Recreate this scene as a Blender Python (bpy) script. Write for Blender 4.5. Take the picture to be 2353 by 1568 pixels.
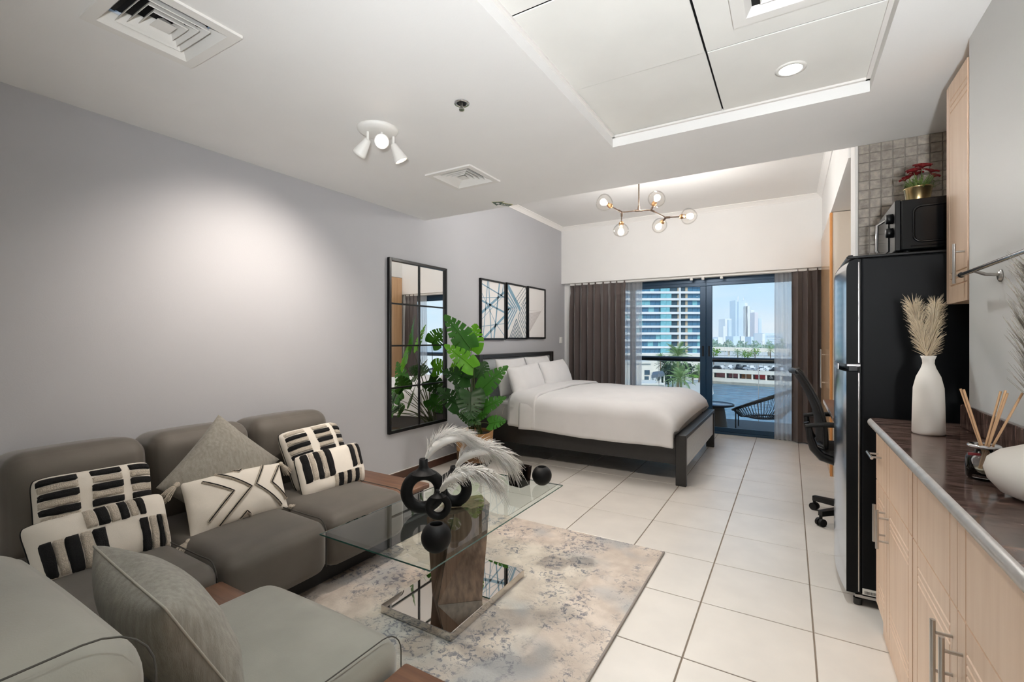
import bpy, bmesh, math, random
import numpy as np
from mathutils import Vector, Matrix

for _o in list(bpy.data.objects):
    bpy.data.objects.remove(_o)
S = bpy.context.scene
COL = S.collection
V3 = Vector
PI = math.pi

# ------------------------------------------------------------------ camera
FPX, YAW, EYE = 1070.3, math.radians(30.82), 1.25
CU, CV = 1176.5, 780.0
cam_d = bpy.data.cameras.new('camera')
cam_d.sensor_width = 36.0
cam_d.lens = 36.0 * FPX / 2353.0
cam_d.shift_y = -4.0 / 2353.0
cam_d.clip_start = 0.02
cam_d.clip_end = 6000
cam = bpy.data.objects.new('camera', cam_d)
COL.objects.link(cam)
cam.location = (0, 0, EYE)
cam.rotation_euler = (PI / 2, 0, YAW)
S.camera = cam

# ------------------------------------------------------------------ world (hazy midday sky), sun, exposure
W = bpy.data.worlds.new('sky')
S.world = W
W.use_nodes = True
nt = W.node_tree
nt.nodes.clear()
n_out = nt.nodes.new('ShaderNodeOutputWorld')
n_bg = nt.nodes.new('ShaderNodeBackground')
n_tc = nt.nodes.new('ShaderNodeTexCoord')
n_sep = nt.nodes.new('ShaderNodeSeparateXYZ')
n_ramp = nt.nodes.new('ShaderNodeValToRGB')
n_ramp.color_ramp.elements[0].position = 0.0
n_ramp.color_ramp.elements[0].color = (0.70, 0.80, 0.88, 1)
n_ramp.color_ramp.elements[1].position = 0.6
n_ramp.color_ramp.elements[1].color = (0.16, 0.40, 0.80, 1)
e = n_ramp.color_ramp.elements.new(0.09)
e.color = (0.52, 0.73, 0.91, 1)
e = n_ramp.color_ramp.elements.new(0.25)
e.color = (0.36, 0.62, 0.90, 1)
n_noise = nt.nodes.new('ShaderNodeTexNoise')
n_noise.inputs['Scale'].default_value = 5.0
n_noise.inputs['Detail'].default_value = 7.0
n_map = nt.nodes.new('ShaderNodeMapping')
n_map.inputs['Scale'].default_value = (1.0, 1.0, 3.2)
n_cr = nt.nodes.new('ShaderNodeMapRange')
n_cr.inputs['From Min'].default_value = 0.48
n_cr.inputs['From Max'].default_value = 0.72
n_cr.inputs['To Max'].default_value = 0.75
n_mix = nt.nodes.new('ShaderNodeMixRGB')
n_mix.inputs['Color2'].default_value = (0.80, 0.85, 0.88, 1)
L = nt.links.new
L(n_tc.outputs['Generated'], n_sep.inputs[0])
L(n_sep.outputs['Z'], n_ramp.inputs['Fac'])
L(n_tc.outputs['Generated'], n_map.inputs['Vector'])
L(n_map.outputs[0], n_noise.inputs['Vector'])
L(n_noise.outputs['Fac'], n_cr.inputs['Value'])
L(n_cr.outputs[0], n_mix.inputs['Fac'])
L(n_ramp.outputs['Color'], n_mix.inputs['Color1'])
L(n_mix.outputs[0], n_bg.inputs['Color'])
n_bg.inputs['Strength'].default_value = 0.90
L(n_bg.outputs[0], n_out.inputs['Surface'])

sun_d = bpy.data.lights.new('sun', 'SUN')
sun_d.energy = 1.85
sun_d.angle = math.radians(0.6)
sun_d.color = (1.0, 0.95, 0.86)
sun = bpy.data.objects.new('sun', sun_d)
COL.objects.link(sun)
sun.rotation_euler = V3((-0.20, 0.78, -0.58)).to_track_quat('-Z', 'Y').to_euler()

S.view_settings.view_transform = 'Standard'
S.view_settings.look = 'None'
S.view_settings.gamma = 1.0
S.view_settings.exposure = 0.5
S.view_settings.use_curve_mapping = False
try:
    S.cycles.use_denoising = True
    S.cycles.use_light_tree = False
    S.cycles.max_bounces = 12
    S.cycles.diffuse_bounces = 9
    S.cycles.glossy_bounces = 4
    S.cycles.transmission_bounces = 6
    S.cycles.transparent_max_bounces = 12
    S.cycles.sample_clamp_indirect = 4.0
    S.cycles.caustics_reflective = False
    S.cycles.caustics_refractive = False
except Exception:
    pass

# ------------------------------------------------------------------ helpers
rnd = random.Random(7)


def ray(u, v):
    r = (u - CU) / FPX
    c, s = math.cos(YAW), math.sin(YAW)
    return V3((r * c - s, r * s + c, (CV - v) / FPX))


def at(u, v, t):
    """the point seen at (u, v) at view depth t metres"""
    return ray(u, v) * t + V3((0, 0, EYE))


def atx(u, v, x):
    d = ray(u, v)
    return d * (x / d.x) + V3((0, 0, EYE))


def aty(u, v, y):
    d = ray(u, v)
    return d * (y / d.y) + V3((0, 0, EYE))


def atz(u, v, z):
    d = ray(u, v)
    return d * ((z - EYE) / d.z) + V3((0, 0, EYE))


def hexc(h):
    h = h.lstrip('#')
    out = []
    for i in (0, 2, 4):
        c = int(h[i:i + 2], 16) / 255
        out.append(c / 12.92 if c <= 0.04045 else ((c + 0.055) / 1.055) ** 2.4)
    return tuple(out)


MATS = {}


def mat(name, col=(.8, .8, .8), rough=.5, metal=0.0, var=0.0, vscale=8.0, bump=0.0, bscale=60.0,
        spec=.5, bdist=.01, emit=None, estr=0.0, stretch=(1, 1, 1), sheen=0.0, coat=0.0, rand=0.0, detail=4.0, col2=None, world=False):
    if isinstance(col, str):
        col = hexc(col)
    m = bpy.data.materials.new(name)
    m.use_nodes = True
    t = m.node_tree
    b = t.nodes['Principled BSDF']
    b.inputs['Base Color'].default_value = (*col, 1)
    b.inputs['Roughness'].default_value = rough
    b.inputs['Metallic'].default_value = metal
    b.inputs['Specular IOR Level'].default_value = spec
    if sheen:
        b.inputs['Sheen Weight'].default_value = sheen
        b.inputs['Sheen Roughness'].default_value = .4
    if coat:
        b.inputs['Coat Weight'].default_value = coat
    if emit:
        b.inputs['Emission Color'].default_value = (*emit, 1)
        b.inputs['Emission Strength'].default_value = estr
    if var or bump or rand or col2:
        tc = t.nodes.new('ShaderNodeTexCoord')
        mp = t.nodes.new('ShaderNodeMapping')
        mp.inputs['Scale'].default_value = stretch
        t.links.new(t.nodes.new('ShaderNodeNewGeometry').outputs['Position'] if world else tc.outputs['Object'], mp.inputs['Vector'])
    last = None
    if var or col2:
        nz = t.nodes.new('ShaderNodeTexNoise')
        nz.inputs['Scale'].default_value = vscale
        nz.inputs['Detail'].default_value = detail
        t.links.new(mp.outputs[0], nz.inputs['Vector'])
        mr = t.nodes.new('ShaderNodeMapRange')
        mr.inputs['From Min'].default_value = .32
        mr.inputs['From Max'].default_value = .68
        t.links.new(nz.outputs['Fac'], mr.inputs['Value'])
        mx = t.nodes.new('ShaderNodeMixRGB')
        if col2:
            c2 = hexc(col2) if isinstance(col2, str) else col2
            mx.inputs['Color1'].default_value = (*col, 1)
            mx.inputs['Color2'].default_value = (*c2, 1)
        else:
            mx.inputs['Color1'].default_value = (*[c * (1 - var) for c in col], 1)
            mx.inputs['Color2'].default_value = (*[min(1, c * (1 + var)) for c in col], 1)
        t.links.new(mr.outputs[0], mx.inputs['Fac'])
        last = mx
    if rand:
        oi = t.nodes.new('ShaderNodeObjectInfo')
        mr = t.nodes.new('ShaderNodeMapRange')
        mr.inputs['To Min'].default_value = 1 - rand
        mr.inputs['To Max'].default_value = 1 + rand
        t.links.new(oi.outputs['Random'], mr.inputs['Value'])
        ml = t.nodes.new('ShaderNodeMixRGB')
        ml.blend_type = 'MULTIPLY'
        ml.inputs['Fac'].default_value = 1
        if last:
            t.links.new(last.outputs[0], ml.inputs['Color1'])
        else:
            ml.inputs['Color1'].default_value = (*col, 1)
        t.links.new(mr.outputs[0], ml.inputs['Color2'])
        last = ml
    if last:
        t.links.new(last.outputs[0], b.inputs['Base Color'])
    if bump:
        nb = t.nodes.new('ShaderNodeTexNoise')
        nb.inputs['Scale'].default_value = bscale
        nb.inputs['Detail'].default_value = 3
        t.links.new(mp.outputs[0], nb.inputs['Vector'])
        bp = t.nodes.new('ShaderNodeBump')
        bp.inputs['Strength'].default_value = bump
        bp.inputs['Distance'].default_value = bdist
        t.links.new(nb.outputs['Fac'], bp.inputs['Height'])
        t.links.new(bp.outputs[0], b.inputs['Normal'])
    MATS[name] = m
    return m


def wood(name, c1, c2, rough=.45, scale=3.0, axis='y', bump=.05, coat=0.0):
    """procedural wood: stretched noise along the grain"""
    st = {'x': (1.2, 14, 14), 'y': (14, 1.2, 14), 'z': (14, 14, 1.0)}[axis]
    m = mat(name, c1, rough, col2=c2, vscale=scale, stretch=st, bump=bump, bscale=scale * 3, detail=8, coat=coat)
    return m


def glassmat(name, tint=(1, 1, 1), ior=1.45, rough=0.0, gain=1.0):
    """thin clear sheet: transparent with a fresnel reflection"""
    m = bpy.data.materials.new(name)
    m.use_nodes = True
    t = m.node_tree
    t.nodes.clear()
    o = t.nodes.new('ShaderNodeOutputMaterial')
    tr = t.nodes.new('ShaderNodeBsdfTransparent')
    tr.inputs[0].default_value = (*tint, 1)
    gl = t.nodes.new('ShaderNodeBsdfGlossy')
    gl.inputs['Roughness'].default_value = rough
    fr = t.nodes.new('ShaderNodeFresnel')
    fr.inputs['IOR'].default_value = ior
    ml = t.nodes.new('ShaderNodeMath')
    ml.operation = 'MULTIPLY'
    ml.use_clamp = True
    ml.inputs[1].default_value = gain
    t.links.new(fr.outputs[0], ml.inputs[0])
    mx = t.nodes.new('ShaderNodeMixShader')
    t.links.new(ml.outputs[0], mx.inputs[0])
    t.links.new(tr.outputs[0], mx.inputs[1])
    t.links.new(gl.outputs[0], mx.inputs[2])
    t.links.new(mx.outputs[0], o.inputs['Surface'])
    MATS[name] = m
    return m


def sheermat(name, col, alpha):
    m = bpy.data.materials.new(name)
    m.use_nodes = True
    t = m.node_tree
    t.nodes.clear()
    o = t.nodes.new('ShaderNodeOutputMaterial')
    tr = t.nodes.new('ShaderNodeBsdfTransparent')
    tl = t.nodes.new('ShaderNodeBsdfTranslucent')
    df = t.nodes.new('ShaderNodeBsdfDiffuse')
    tl.inputs[0].default_value = (*col, 1)
    df.inputs[0].default_value = (*col, 1)
    m1 = t.nodes.new('ShaderNodeMixShader')
    m1.inputs[0].default_value = .65
    t.links.new(df.outputs[0], m1.inputs[1])
    t.links.new(tl.outputs[0], m1.inputs[2])
    m2 = t.nodes.new('ShaderNodeMixShader')
    m2.inputs[0].default_value = alpha
    t.links.new(tr.outputs[0], m2.inputs[1])
    t.links.new(m1.outputs[0], m2.inputs[2])
    t.links.new(m2.outputs[0], o.inputs['Surface'])
    MATS[name] = m
    return m


def leafmat(name, col, rough=.4, tl=.3, tint=None):
    m = mat(name, col, rough, var=.22, vscale=9, spec=.35)
    t = m.node_tree
    b = t.nodes['Principled BSDF']
    o = t.nodes['Material Output']
    tr = t.nodes.new('ShaderNodeBsdfTranslucent')
    c = hexc(col)
    tr.inputs[0].default_value = (*tint, 1) if tint else (min(1, c[0] * 1.6 + .02), min(1, c[1] * 1.6 + .03), c[2] * 1.1, 1)
    mx = t.nodes.new('ShaderNodeMixShader')
    mx.inputs[0].default_value = tl
    t.links.new(b.outputs[0], mx.inputs[1])
    t.links.new(tr.outputs[0], mx.inputs[2])
    t.links.new(mx.outputs[0], o.inputs['Surface'])
    return m


def lampmat(name, col, strength):
    m = bpy.data.materials.new(name)
    m.use_nodes = True
    t = m.node_tree
    t.nodes.clear()
    o = t.nodes.new('ShaderNodeOutputMaterial')
    em = t.nodes.new('ShaderNodeEmission')
    em.inputs[0].default_value = (*col, 1)
    em.inputs[1].default_value = strength
    t.links.new(em.outputs[0], o.inputs['Surface'])
    MATS[name] = m
    return m


class MB:
    """mesh builder in world (or thing-local) coordinates"""

    def __init__(self):
        self.v, self.f, self.mi, self.sm = [], [], [], []
        self.cur, self.smooth = 0, False

    def add(self, verts, faces, smooth=None):
        o = len(self.v)
        self.v += [tuple(p) for p in verts]
        sm = self.smooth if smooth is None else smooth
        for f in faces:
            self.f.append(tuple(i + o for i in f))
            self.mi.append(self.cur)
            self.sm.append(sm)
        return self

    def box(self, x0, x1, y0, y1, z0, z1, M=None):
        vs = [V3((x, y, z)) for z in (z0, z1) for y in (y0, y1) for x in (x0, x1)]
        if M is not None:
            vs = [M @ p for p in vs]
        return self.add(vs, [(0, 2, 3, 1), (4, 5, 7, 6), (0, 1, 5, 4), (2, 6, 7, 3), (0, 4, 6, 2), (1, 3, 7, 5)], False)

    def bbox(self, x0, x1, y0, y1, z0, z1, b=.005, seg=2, M=None):
        """bevelled box"""
        bm = bmesh.new()
        bmesh.ops.create_cube(bm, size=1)
        for p in bm.verts:
            p.co = V3(((x0 + x1) / 2 + p.co.x * (x1 - x0), (y0 + y1) / 2 + p.co.y * (y1 - y0), (z0 + z1) / 2 + p.co.z * (z1 - z0)))
        bmesh.ops.bevel(bm, geom=list(bm.edges) + list(bm.verts), offset=b, segments=seg, affect='EDGES', profile=.5)
        self._bm(bm, M, seg > 2)
        return self

    def _bm(self, bm, M=None, smooth=True):
        bm.verts.ensure_lookup_table()
        bm.verts.index_update()
        self.add([(M @ p.co if M is not None else p.co) for p in bm.verts], [[p.index for p in f.verts] for f in bm.faces], smooth)
        bm.free()

    def rbox(self, x0, x1, y0, y1, z0, z1, r, n=8, bulge=(0, 0, 0), M=None):
        """soft upholstered block: rounded box with bulging faces"""
        c = V3(((x0 + x1) / 2, (y0 + y1) / 2, (z0 + z1) / 2))
        h = V3(((x1 - x0) / 2, (y1 - y0) / 2, (z1 - z0) / 2))
        r = min(r, h.x, h.y, h.z)
        bm = bmesh.new()
        bmesh.ops.create_cube(bm, size=2)
        bmesh.ops.subdivide_edges(bm, edges=list(bm.edges), cuts=n * 2 - 1, use_grid_fill=True)
        for p in bm.verts:
            q = p.co.copy()
            # concentrate samples near the edges
            for k in range(3):
                q[k] = math.copysign(abs(q[k]) ** .6, q[k])
            w = V3([q[k] * h[k] for k in range(3)])
            inn = V3([max(-(h[k] - r), min(h[k] - r, w[k])) for k in range(3)])
            d = w - inn
            p2 = inn + (d.normalized() * r if d.length > 1e-9 else d)
            a = [1 - (p2[k] / h[k]) ** 2 for k in range(3)]
            for k in range(3):
                i, j = (k + 1) % 3, (k + 2) % 3
                if abs(w[k]) > h[k] * .98:
                    p2[k] += math.copysign(bulge[k] * max(0, a[i]) ** .7 * max(0, a[j]) ** .7, w[k])
            p.co = c + p2
        self._bm(bm, M, True)
        return self

    def cyl(self, p0, p1, r0, r1=None, n=16, cap=True, smooth=True):
        p0, p1 = V3(p0), V3(p1)
        r1 = r0 if r1 is None else r1
        d = (p1 - p0).normalized()
        a = d.orthogonal().normalized()
        b = d.cross(a)
        vs = []
        for p, r in ((p0, r0), (p1, r1)):
            for i in range(n):
                t = 2 * PI * i / n
                vs.append(p + a * (math.cos(t) * r) + b * (math.sin(t) * r))
        self.add(vs, [(i, (i + 1) % n, n + (i + 1) % n, n + i) for i in range(n)], smooth)
        if cap:
            self.add(vs[:n], [tuple(range(n))[::-1]], False)
            self.add(vs[n:], [tuple(range(n))], False)
        return self

    def tube(self, pts, r, n=8, closed=False, cap=True, rr=None):
        pts = [V3(p) for p in pts]
        m = len(pts)
        up = None
        vs = []
        for i, p in enumerate(pts):
            if closed:
                d = pts[(i + 1) % m] - pts[i - 1]
            else:
                d = pts[min(i + 1, m - 1)] - pts[max(i - 1, 0)]
            if d.length < 1e-9:
                d = V3((0, 0, 1))
            d.normalize()
            if up is None:
                up = d.orthogonal().normalized()
            up = up - d * up.dot(d)
            if up.length < 1e-6:
                up = d.orthogonal()
            up.normalize()
            b = d.cross(up)
            q = (rr[i] if rr else r)
            for k in range(n):
                t = 2 * PI * k / n
                vs.append(p + up * (math.cos(t) * q) + b * (math.sin(t) * q))
        fs = []
        for i in range(m if closed else m - 1):
            j = (i + 1) % m
            for k in range(n):
                fs.append((i * n + k, i * n + (k + 1) % n, j * n + (k + 1) % n, j * n + k))
        self.add(vs, fs, True)
        if cap and not closed:
            self.add(vs[:n], [tuple(range(n))[::-1]], False)
            self.add(vs[-n:], [tuple(range(n))], False)
        return self

    def lathe(self, prof, c=(0, 0, 0), n=32, M=None, smooth=True):
        """prof: list of (r, z)"""
        vs = []
        for r, z in prof:
            for k in range(n):
                t = 2 * PI * k / n
                p = V3((c[0] + r * math.cos(t), c[1] + r * math.sin(t), c[2] + z))
                vs.append(M @ p if M is not None else p)
        fs = []
        for i in range(len(prof) - 1):
            for k in range(n):
                fs.append((i * n + k, i * n + (k + 1) % n, (i + 1) * n + (k + 1) % n, (i + 1) * n + k))
        return self.add(vs, fs, smooth)

    def grid(self, fn, nu, nv, smooth=True, flip=False, skip=None):
        vs = [fn(i / nu, j / nv) for j in range(nv + 1) for i in range(nu + 1)]
        fs = []
        for j in range(nv):
            for i in range(nu):
                if skip and skip(i, j):
                    continue
                a = j * (nu + 1) + i
                q = (a, a + 1, a + nu + 2, a + nu + 1)
                fs.append(q[::-1] if flip else q)
        return self.add(vs, fs, smooth)

    def prism(self, poly, z0, z1, smooth=False):
        n = len(poly)
        vs = [(p[0], p[1], z0) for p in poly] + [(p[0], p[1], z1) for p in poly]
        self.add(vs, [tuple(range(n))[::-1], tuple(range(n, 2 * n))], False)
        return self.add(vs, [(i, (i + 1) % n, n + (i + 1) % n, n + i) for i in range(n)], smooth)

    def mesh(self, name, mats, off=(0, 0, 0)):
        me = bpy.data.meshes.new(name)
        o = V3(off)
        me.from_pydata([(p[0] - o.x, p[1] - o.y, p[2] - o.z) for p in self.v], [], self.f)
        for m in (mats if isinstance(mats, (list, tuple)) else [mats]):
            me.materials.append(MATS[m] if isinstance(m, str) else m)
        me.polygons.foreach_set('material_index', self.mi)
        me.polygons.foreach_set('use_smooth', self.sm)
        me.update()
        return me


def wloc(o):
    p = V3((0, 0, 0))
    while o is not None:
        p += o.location
        o = o.parent
    return p


def obj(name, mb, mats, parent=None, origin=None):
    """one mesh object; vertices are given in world coordinates, the origin sits at `origin` (default: box-base centre)"""
    if origin is None:
        a = np.array(mb.v)
        origin = ((a[:, 0].min() + a[:, 0].max()) / 2, (a[:, 1].min() + a[:, 1].max()) / 2, a[:, 2].min())
    me = mb.mesh(name, mats, origin)
    o = bpy.data.objects.new(name, me)
    COL.objects.link(o)
    o.location = V3(origin) - (wloc(parent) if parent else V3((0, 0, 0)))
    o.parent = parent
    return o


def mobj(name, me, parent=None, loc=(0, 0, 0), rot=(0, 0, 0), scale=(1, 1, 1)):
    o = bpy.data.objects.new(name, me)
    COL.objects.link(o)
    o.parent = parent
    o.location, o.rotation_euler, o.scale = loc, rot, scale
    return o


def tag(o, label=None, cat=None, group=None, kind=None):
    for k, q in (('label', label), ('category', cat), ('group', group), ('kind', kind)):
        if q:
            o[k] = q
    return o


def thing(name, label, cat, loc=(0, 0, 0), group=None, rotz=0.0):
    o = bpy.data.objects.new(name, None)
    COL.objects.link(o)
    o.location = loc
    o.rotation_euler = (0, 0, rotz)
    o.empty_display_size = .1
    return tag(o, label, cat, group)


def struct(name, mb, mats, parent=None):
    o = obj(name, mb, mats, parent)
    if parent is None:
        o['kind'] = 'structure'
    return o


def sroot(name, loc=(0, 0, 0)):
    o = bpy.data.objects.new(name, None)
    COL.objects.link(o)
    o.location = loc
    o['kind'] = 'structure'
    return o


def light(name, kind, loc, energy, col=(1, 1, 1), size=.05, aim=None, spot=None, blend=.5, parent=None):
    d = bpy.data.lights.new(name, kind)
    d.energy = energy
    d.color = col
    if kind == 'AREA':
        d.shape = 'DISK'
        d.size = size
    else:
        d.shadow_soft_size = size
    if kind == 'SPOT':
        d.spot_size = math.radians(spot)
        d.spot_blend = blend
    o = bpy.data.objects.new(name, d)
    COL.objects.link(o)
    o.location = V3(loc) - (wloc(parent) if parent else V3((0, 0, 0)))
    if aim is not None:
        o.rotation_euler = (V3(aim) - V3(loc)).to_track_quat('-Z', 'Y').to_euler()
    o.parent = parent
    return o


def noise3(p, s=1.0, seed=0.0):
    from mathutils import noise
    return noise.noise(V3((p[0] * s + seed, p[1] * s + seed * 1.7, p[2] * s - seed)))


def frame_from(z, x=None):
    """rotation matrix with local Z along z"""
    z = V3(z).normalized()
    x = V3(x) if x is not None else z.orthogonal()
    x = (x - z * x.dot(z)).normalized()
    y = z.cross(x)
    return Matrix(((x.x, y.x, z.x), (x.y, y.y, z.y), (x.z, y.z, z.z))).to_4x4()

# ------------------------------------------------------------------ materials
mat('wall_paint', '#b5b6ba', .75, bump=.04, bscale=160, var=.015, vscale=2)
mat('white_paint', '#ecebe9', .7, bump=.03, bscale=140, var=.015, vscale=2)
mat('kitchen_paint', '#cfcfcd', .45, bump=.03, bscale=90)
mat('ceiling_paint', '#f4f4f3', .8, bump=.03, bscale=120, var=.02, vscale=1.5)
mat('panel_white', '#f0f0ec', .75, var=.03, vscale=3)
mat('trim_white', '#f1efec', .4)
mat('gap_dark', '#34322e', .9)
mat('black_hole', '#0b0b0c', .9)
mat('tile_floor', '#d6d1ca', .30, var=.045, vscale=5, rand=.025, bump=.01, bscale=12, spec=.45, world=True)
mat('grout', '#7d7063', .9)
mat('brown_wood', '#4a3024', .45, var=.2, vscale=20)
mat('mosaic', '#a0988e', .42, var=.28, vscale=38, bump=.35, bscale=55, rand=.12, world=True)
mat('mosaic_grout', '#9a948c', .9)
mat('frame_blue', '#16344c', .32, metal=.3)
mat('black_gloss', '#050608', .16, spec=.4)
mat('black_satin', '#08090b', .34, spec=.35)
mat('black_matte', '#0b0b0b', .55, spec=.3)
mat('charcoal', '#232221', .42, var=.12, vscale=30)
mat('chrome', (.78, .78, .80), .12, metal=1.0)
mat('steel', (.52, .50, .48), .28, metal=1.0)
mat('mirror', (.92, .93, .93), .0, metal=1.0)
mat('base_mirror', (.62, .58, .54), .02, metal=1.0)
mat('white_plastic', '#f0efeb', .4)
mat('velvet', '#5c564e', .62, var=.13, vscale=5, sheen=.35, bump=.05, bscale=300)
mat('velvet_green', '#96948a', .62, var=.10, vscale=5, sheen=.35, bump=.05, bscale=300)
mat('velvet_dark', '#2f3132', .8, sheen=.2)
mat('seam', '#4b4944', .9)
mat('linen_grey', '#8f8b82', .85, var=.16, vscale=90, stretch=(1, 1, .12), bump=.25, bscale=500, sheen=.2)
mat('linen_pipe', '#a9a499', .9)
mat('cotton', '#e9e3d8', .85, var=.03, vscale=12, bump=.1, bscale=400)
mat('boucle', '#cfc5b6', .95, var=.12, vscale=120, bump=.8, bscale=260)
mat('black_pile', '#08080a', .95, bump=.6, bscale=300)
mat('bedlinen', '#d0cfcf', .8, var=.02, vscale=6, bump=.05, bscale=200)
mat('mattress_grey', '#b3b1ae', .85, var=.06, vscale=14, bump=.15, bscale=60)
mat('panel_grey', '#b9bdbf', .4, var=.08, vscale=16, stretch=(1, 1, 14))
mat('curtain_dark', '#5e5451', .34, spec=.9, var=.06, vscale=60, stretch=(1, 1, .05), sheen=.4)
sheermat('sheer', (.97, .98, .985), .62)
glassmat('window_glass', (.97, .985, .985), 1.25)
glassmat('globe_glass', (.985, .975, .96), 1.16, gain=.5)
glassmat('table_glass', (.86, .95, .925), 1.5, gain=1.35)
mat('glass_edge', '#2f5c54', .12, spec=.8)
glassmat('smoke_glass', (.22, .19, .18), 1.5)
glassmat('clear_glass', (.95, .97, .98), 1.5)
wood('sofa_wood', '#7c5a44', '#57392a', .38, 2.4, 'x')
wood('ped_wood', '#8b7361', '#5d4a3c', .5, 3.2, 'z')
wood('beech', '#e2c6ac', '#d8b99e', .38, 2.2, 'z', bump=.02)
wood('desk_wood', '#6b4a3c', '#543729', .35, 2.5, 'y')
mat('beech_edge', '#c98b4e', .5)
mat('cream_laminate', '#e4d9cb', .3)
mat('granite', '#211b19', .12, vscale=14, stretch=(1.2, 6, 1), detail=12, col2='#745c53')
mat('granite_rim_glint', '#a8a29d', .22, var=.08, vscale=30)  # bright highlight along the edge put into a paler colour than the slab
mat('ceramic_white', '#e6dfd6', .7, var=.02, bump=.03, bscale=200)
mat('vase_black', '#060607', .55, spec=.25, bump=.05, bscale=150)
leafmat('plume_white', '#fffcf5', .9, .2, (1.0, .98, .95))
leafmat('plume_cream', '#e6d6bc', .9, .4, (.85, .76, .60))
mat('plume_grey', '#8d877b', .9)
leafmat('leaf_dark', '#24491f', .36)
leafmat('leaf_mid', '#356d24', .38)
leafmat('leaf_bright', '#5fa31e', .42)
mat('stem_green', '#4d5a2c', .5)
mat('rope', '#b58a5c', .85, var=.12, vscale=60, bump=.5, bscale=200)
mat('rope_dark', '#6b5038', .9, var=.25, vscale=120, bump=.5, bscale=200)
mat('soil', '#2b211a', .95)
mat('bronze', '#4a3b30', .4, metal=.5)
mat('bronze_gold', '#8a6a4a', .3, metal=.8)
mat('gold', (.62, .47, .24), .26, metal=1.0)
mat('petal_red', '#6f0b12', .6, var=.25, vscale=30)
mat('foliage', '#5f7438', .6, var=.3, vscale=40, rand=.1)
mat('reed', '#c6a07a', .8)
mat('oil', '#e8dcc6', .1)
lampmat('bulb_warm', (1.0, .80, .58), 9.0)
lampmat('lamp_warm', (1.0, .86, .70), 14.0)
lampmat('lamp_cool', (.93, 1.0, .97), 10.0)

# rug: cream pile with distressed slate marks
m = mat('rug', '#cfc3b5', .95)
t = m.node_tree
b = t.nodes['Principled BSDF']
tc = t.nodes.new('ShaderNodeTexCoord')
def _nz(scale, detail, rough=.6, dist=0.0):
    n = t.nodes.new('ShaderNodeTexNoise')
    n.inputs['Scale'].default_value = scale
    n.inputs['Detail'].default_value = detail
    n.inputs['Roughness'].default_value = rough
    n.inputs['Distortion'].default_value = dist
    t.links.new(tc.outputs['Object'], n.inputs['Vector'])
    return n
def _mr(src, a, bb, c=0.0, d=1.0):
    n = t.nodes.new('ShaderNodeMapRange')
    n.inputs['From Min'].default_value = a
    n.inputs['From Max'].default_value = bb
    n.inputs['To Min'].default_value = c
    n.inputs['To Max'].default_value = d
    t.links.new(src, n.inputs['Value'])
    return n
def _mul(a, bb):
    n = t.nodes.new('ShaderNodeMath')
    n.operation = 'MULTIPLY'
    t.links.new(a, n.inputs[0])
    t.links.new(bb, n.inputs[1])
    return n
patch = _mr(_nz(3.6, 3).outputs['Fac'], .43, .55)
marks = _mr(_nz(34, 8, .75, .8).outputs['Fac'], .51, .57)
dark = _mul(patch.outputs[0], marks.outputs[0])
tone = _mr(_nz(2.2, 3).outputs['Fac'], .40, .64)
blue = _mr(_nz(2.6, 2).outputs['Fac'], .52, .66)
pinkn = _mr(_nz(9, 5).outputs['Fac'], .4, .62)
def _mix(c1, c2, fac, k=1.0):
    n = t.nodes.new('ShaderNodeMixRGB')
    for key, c in (('Color1', c1), ('Color2', c2)):
        if isinstance(c, str):
            n.inputs[key].default_value = (*hexc(c), 1)
        else:
            t.links.new(c, n.inputs[key])
    if k != 1.0:
        q = t.nodes.new('ShaderNodeMath')
        q.operation = 'MULTIPLY'
        q.inputs[1].default_value = k
        t.links.new(fac, q.inputs[0])
        fac = q.outputs[0]
    t.links.new(fac, n.inputs['Fac'])
    return n.outputs[0]
c = _mix('#d6cabe', '#bfb2a6', pinkn.outputs[0])
c = _mix(c, '#b5a99d', tone.outputs[0], .7)
c = _mix(c, '#98a0a6', blue.outputs[0], .55)
c = _mix(c, '#666872', dark.outputs[0], .85)
t.links.new(c, b.inputs['Base Color'])
bp = t.nodes.new('ShaderNodeBump')
bp.inputs['Strength'].default_value = .5
bp.inputs['Distance'].default_value = .01
t.links.new(_nz(120, 3).outputs['Fac'], bp.inputs['Height'])
t.links.new(bp.outputs[0], b.inputs['Normal'])

# ------------------------------------------------------------------ room shell
XW, ZC, ZU, YD, YH = -3.0, 2.39, 2.95, 3.41, 6.50
YB = -1.5                       # wall behind the camera
KX, KY = .583, 2.40             # kitchen wall plane and its end

fl = struct('floor', MB().box(XW - .05, 1.15, YB, 6.78, -.10, -.004), 'grout')
TS, GX, GY = .45, -.813, 4.1635
full = MB().bbox(-TS / 2 + .003, TS / 2 - .003, -TS / 2 + .003, TS / 2 - .003, -.012, 0, .0015, 1).mesh('tile', 'tile_floor')
for i in range(-5, 5):
    for j in range(-6, 13):
        x0, y1 = GX + TS * i, GY - TS * j
        a0, a1 = max(x0, XW), min(x0 + TS, 1.05)
        b0, b1 = max(y1 - TS, YB), min(y1, 6.72)
        if a1 - a0 < .02 or b1 - b0 < .02 or (a0 > .62 and b1 < KY):
            continue
        if a1 - a0 > TS - .001 and b1 - b0 > TS - .001:
            mobj('tile', full, fl, V3((x0 + TS / 2, y1 - TS / 2, 0)) - wloc(fl))
        else:
            obj('tile', MB().box(a0 + .003, a1 - .003, b0 + .003, b1 - .003, -.012, 0), 'tile_floor', fl)

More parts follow.
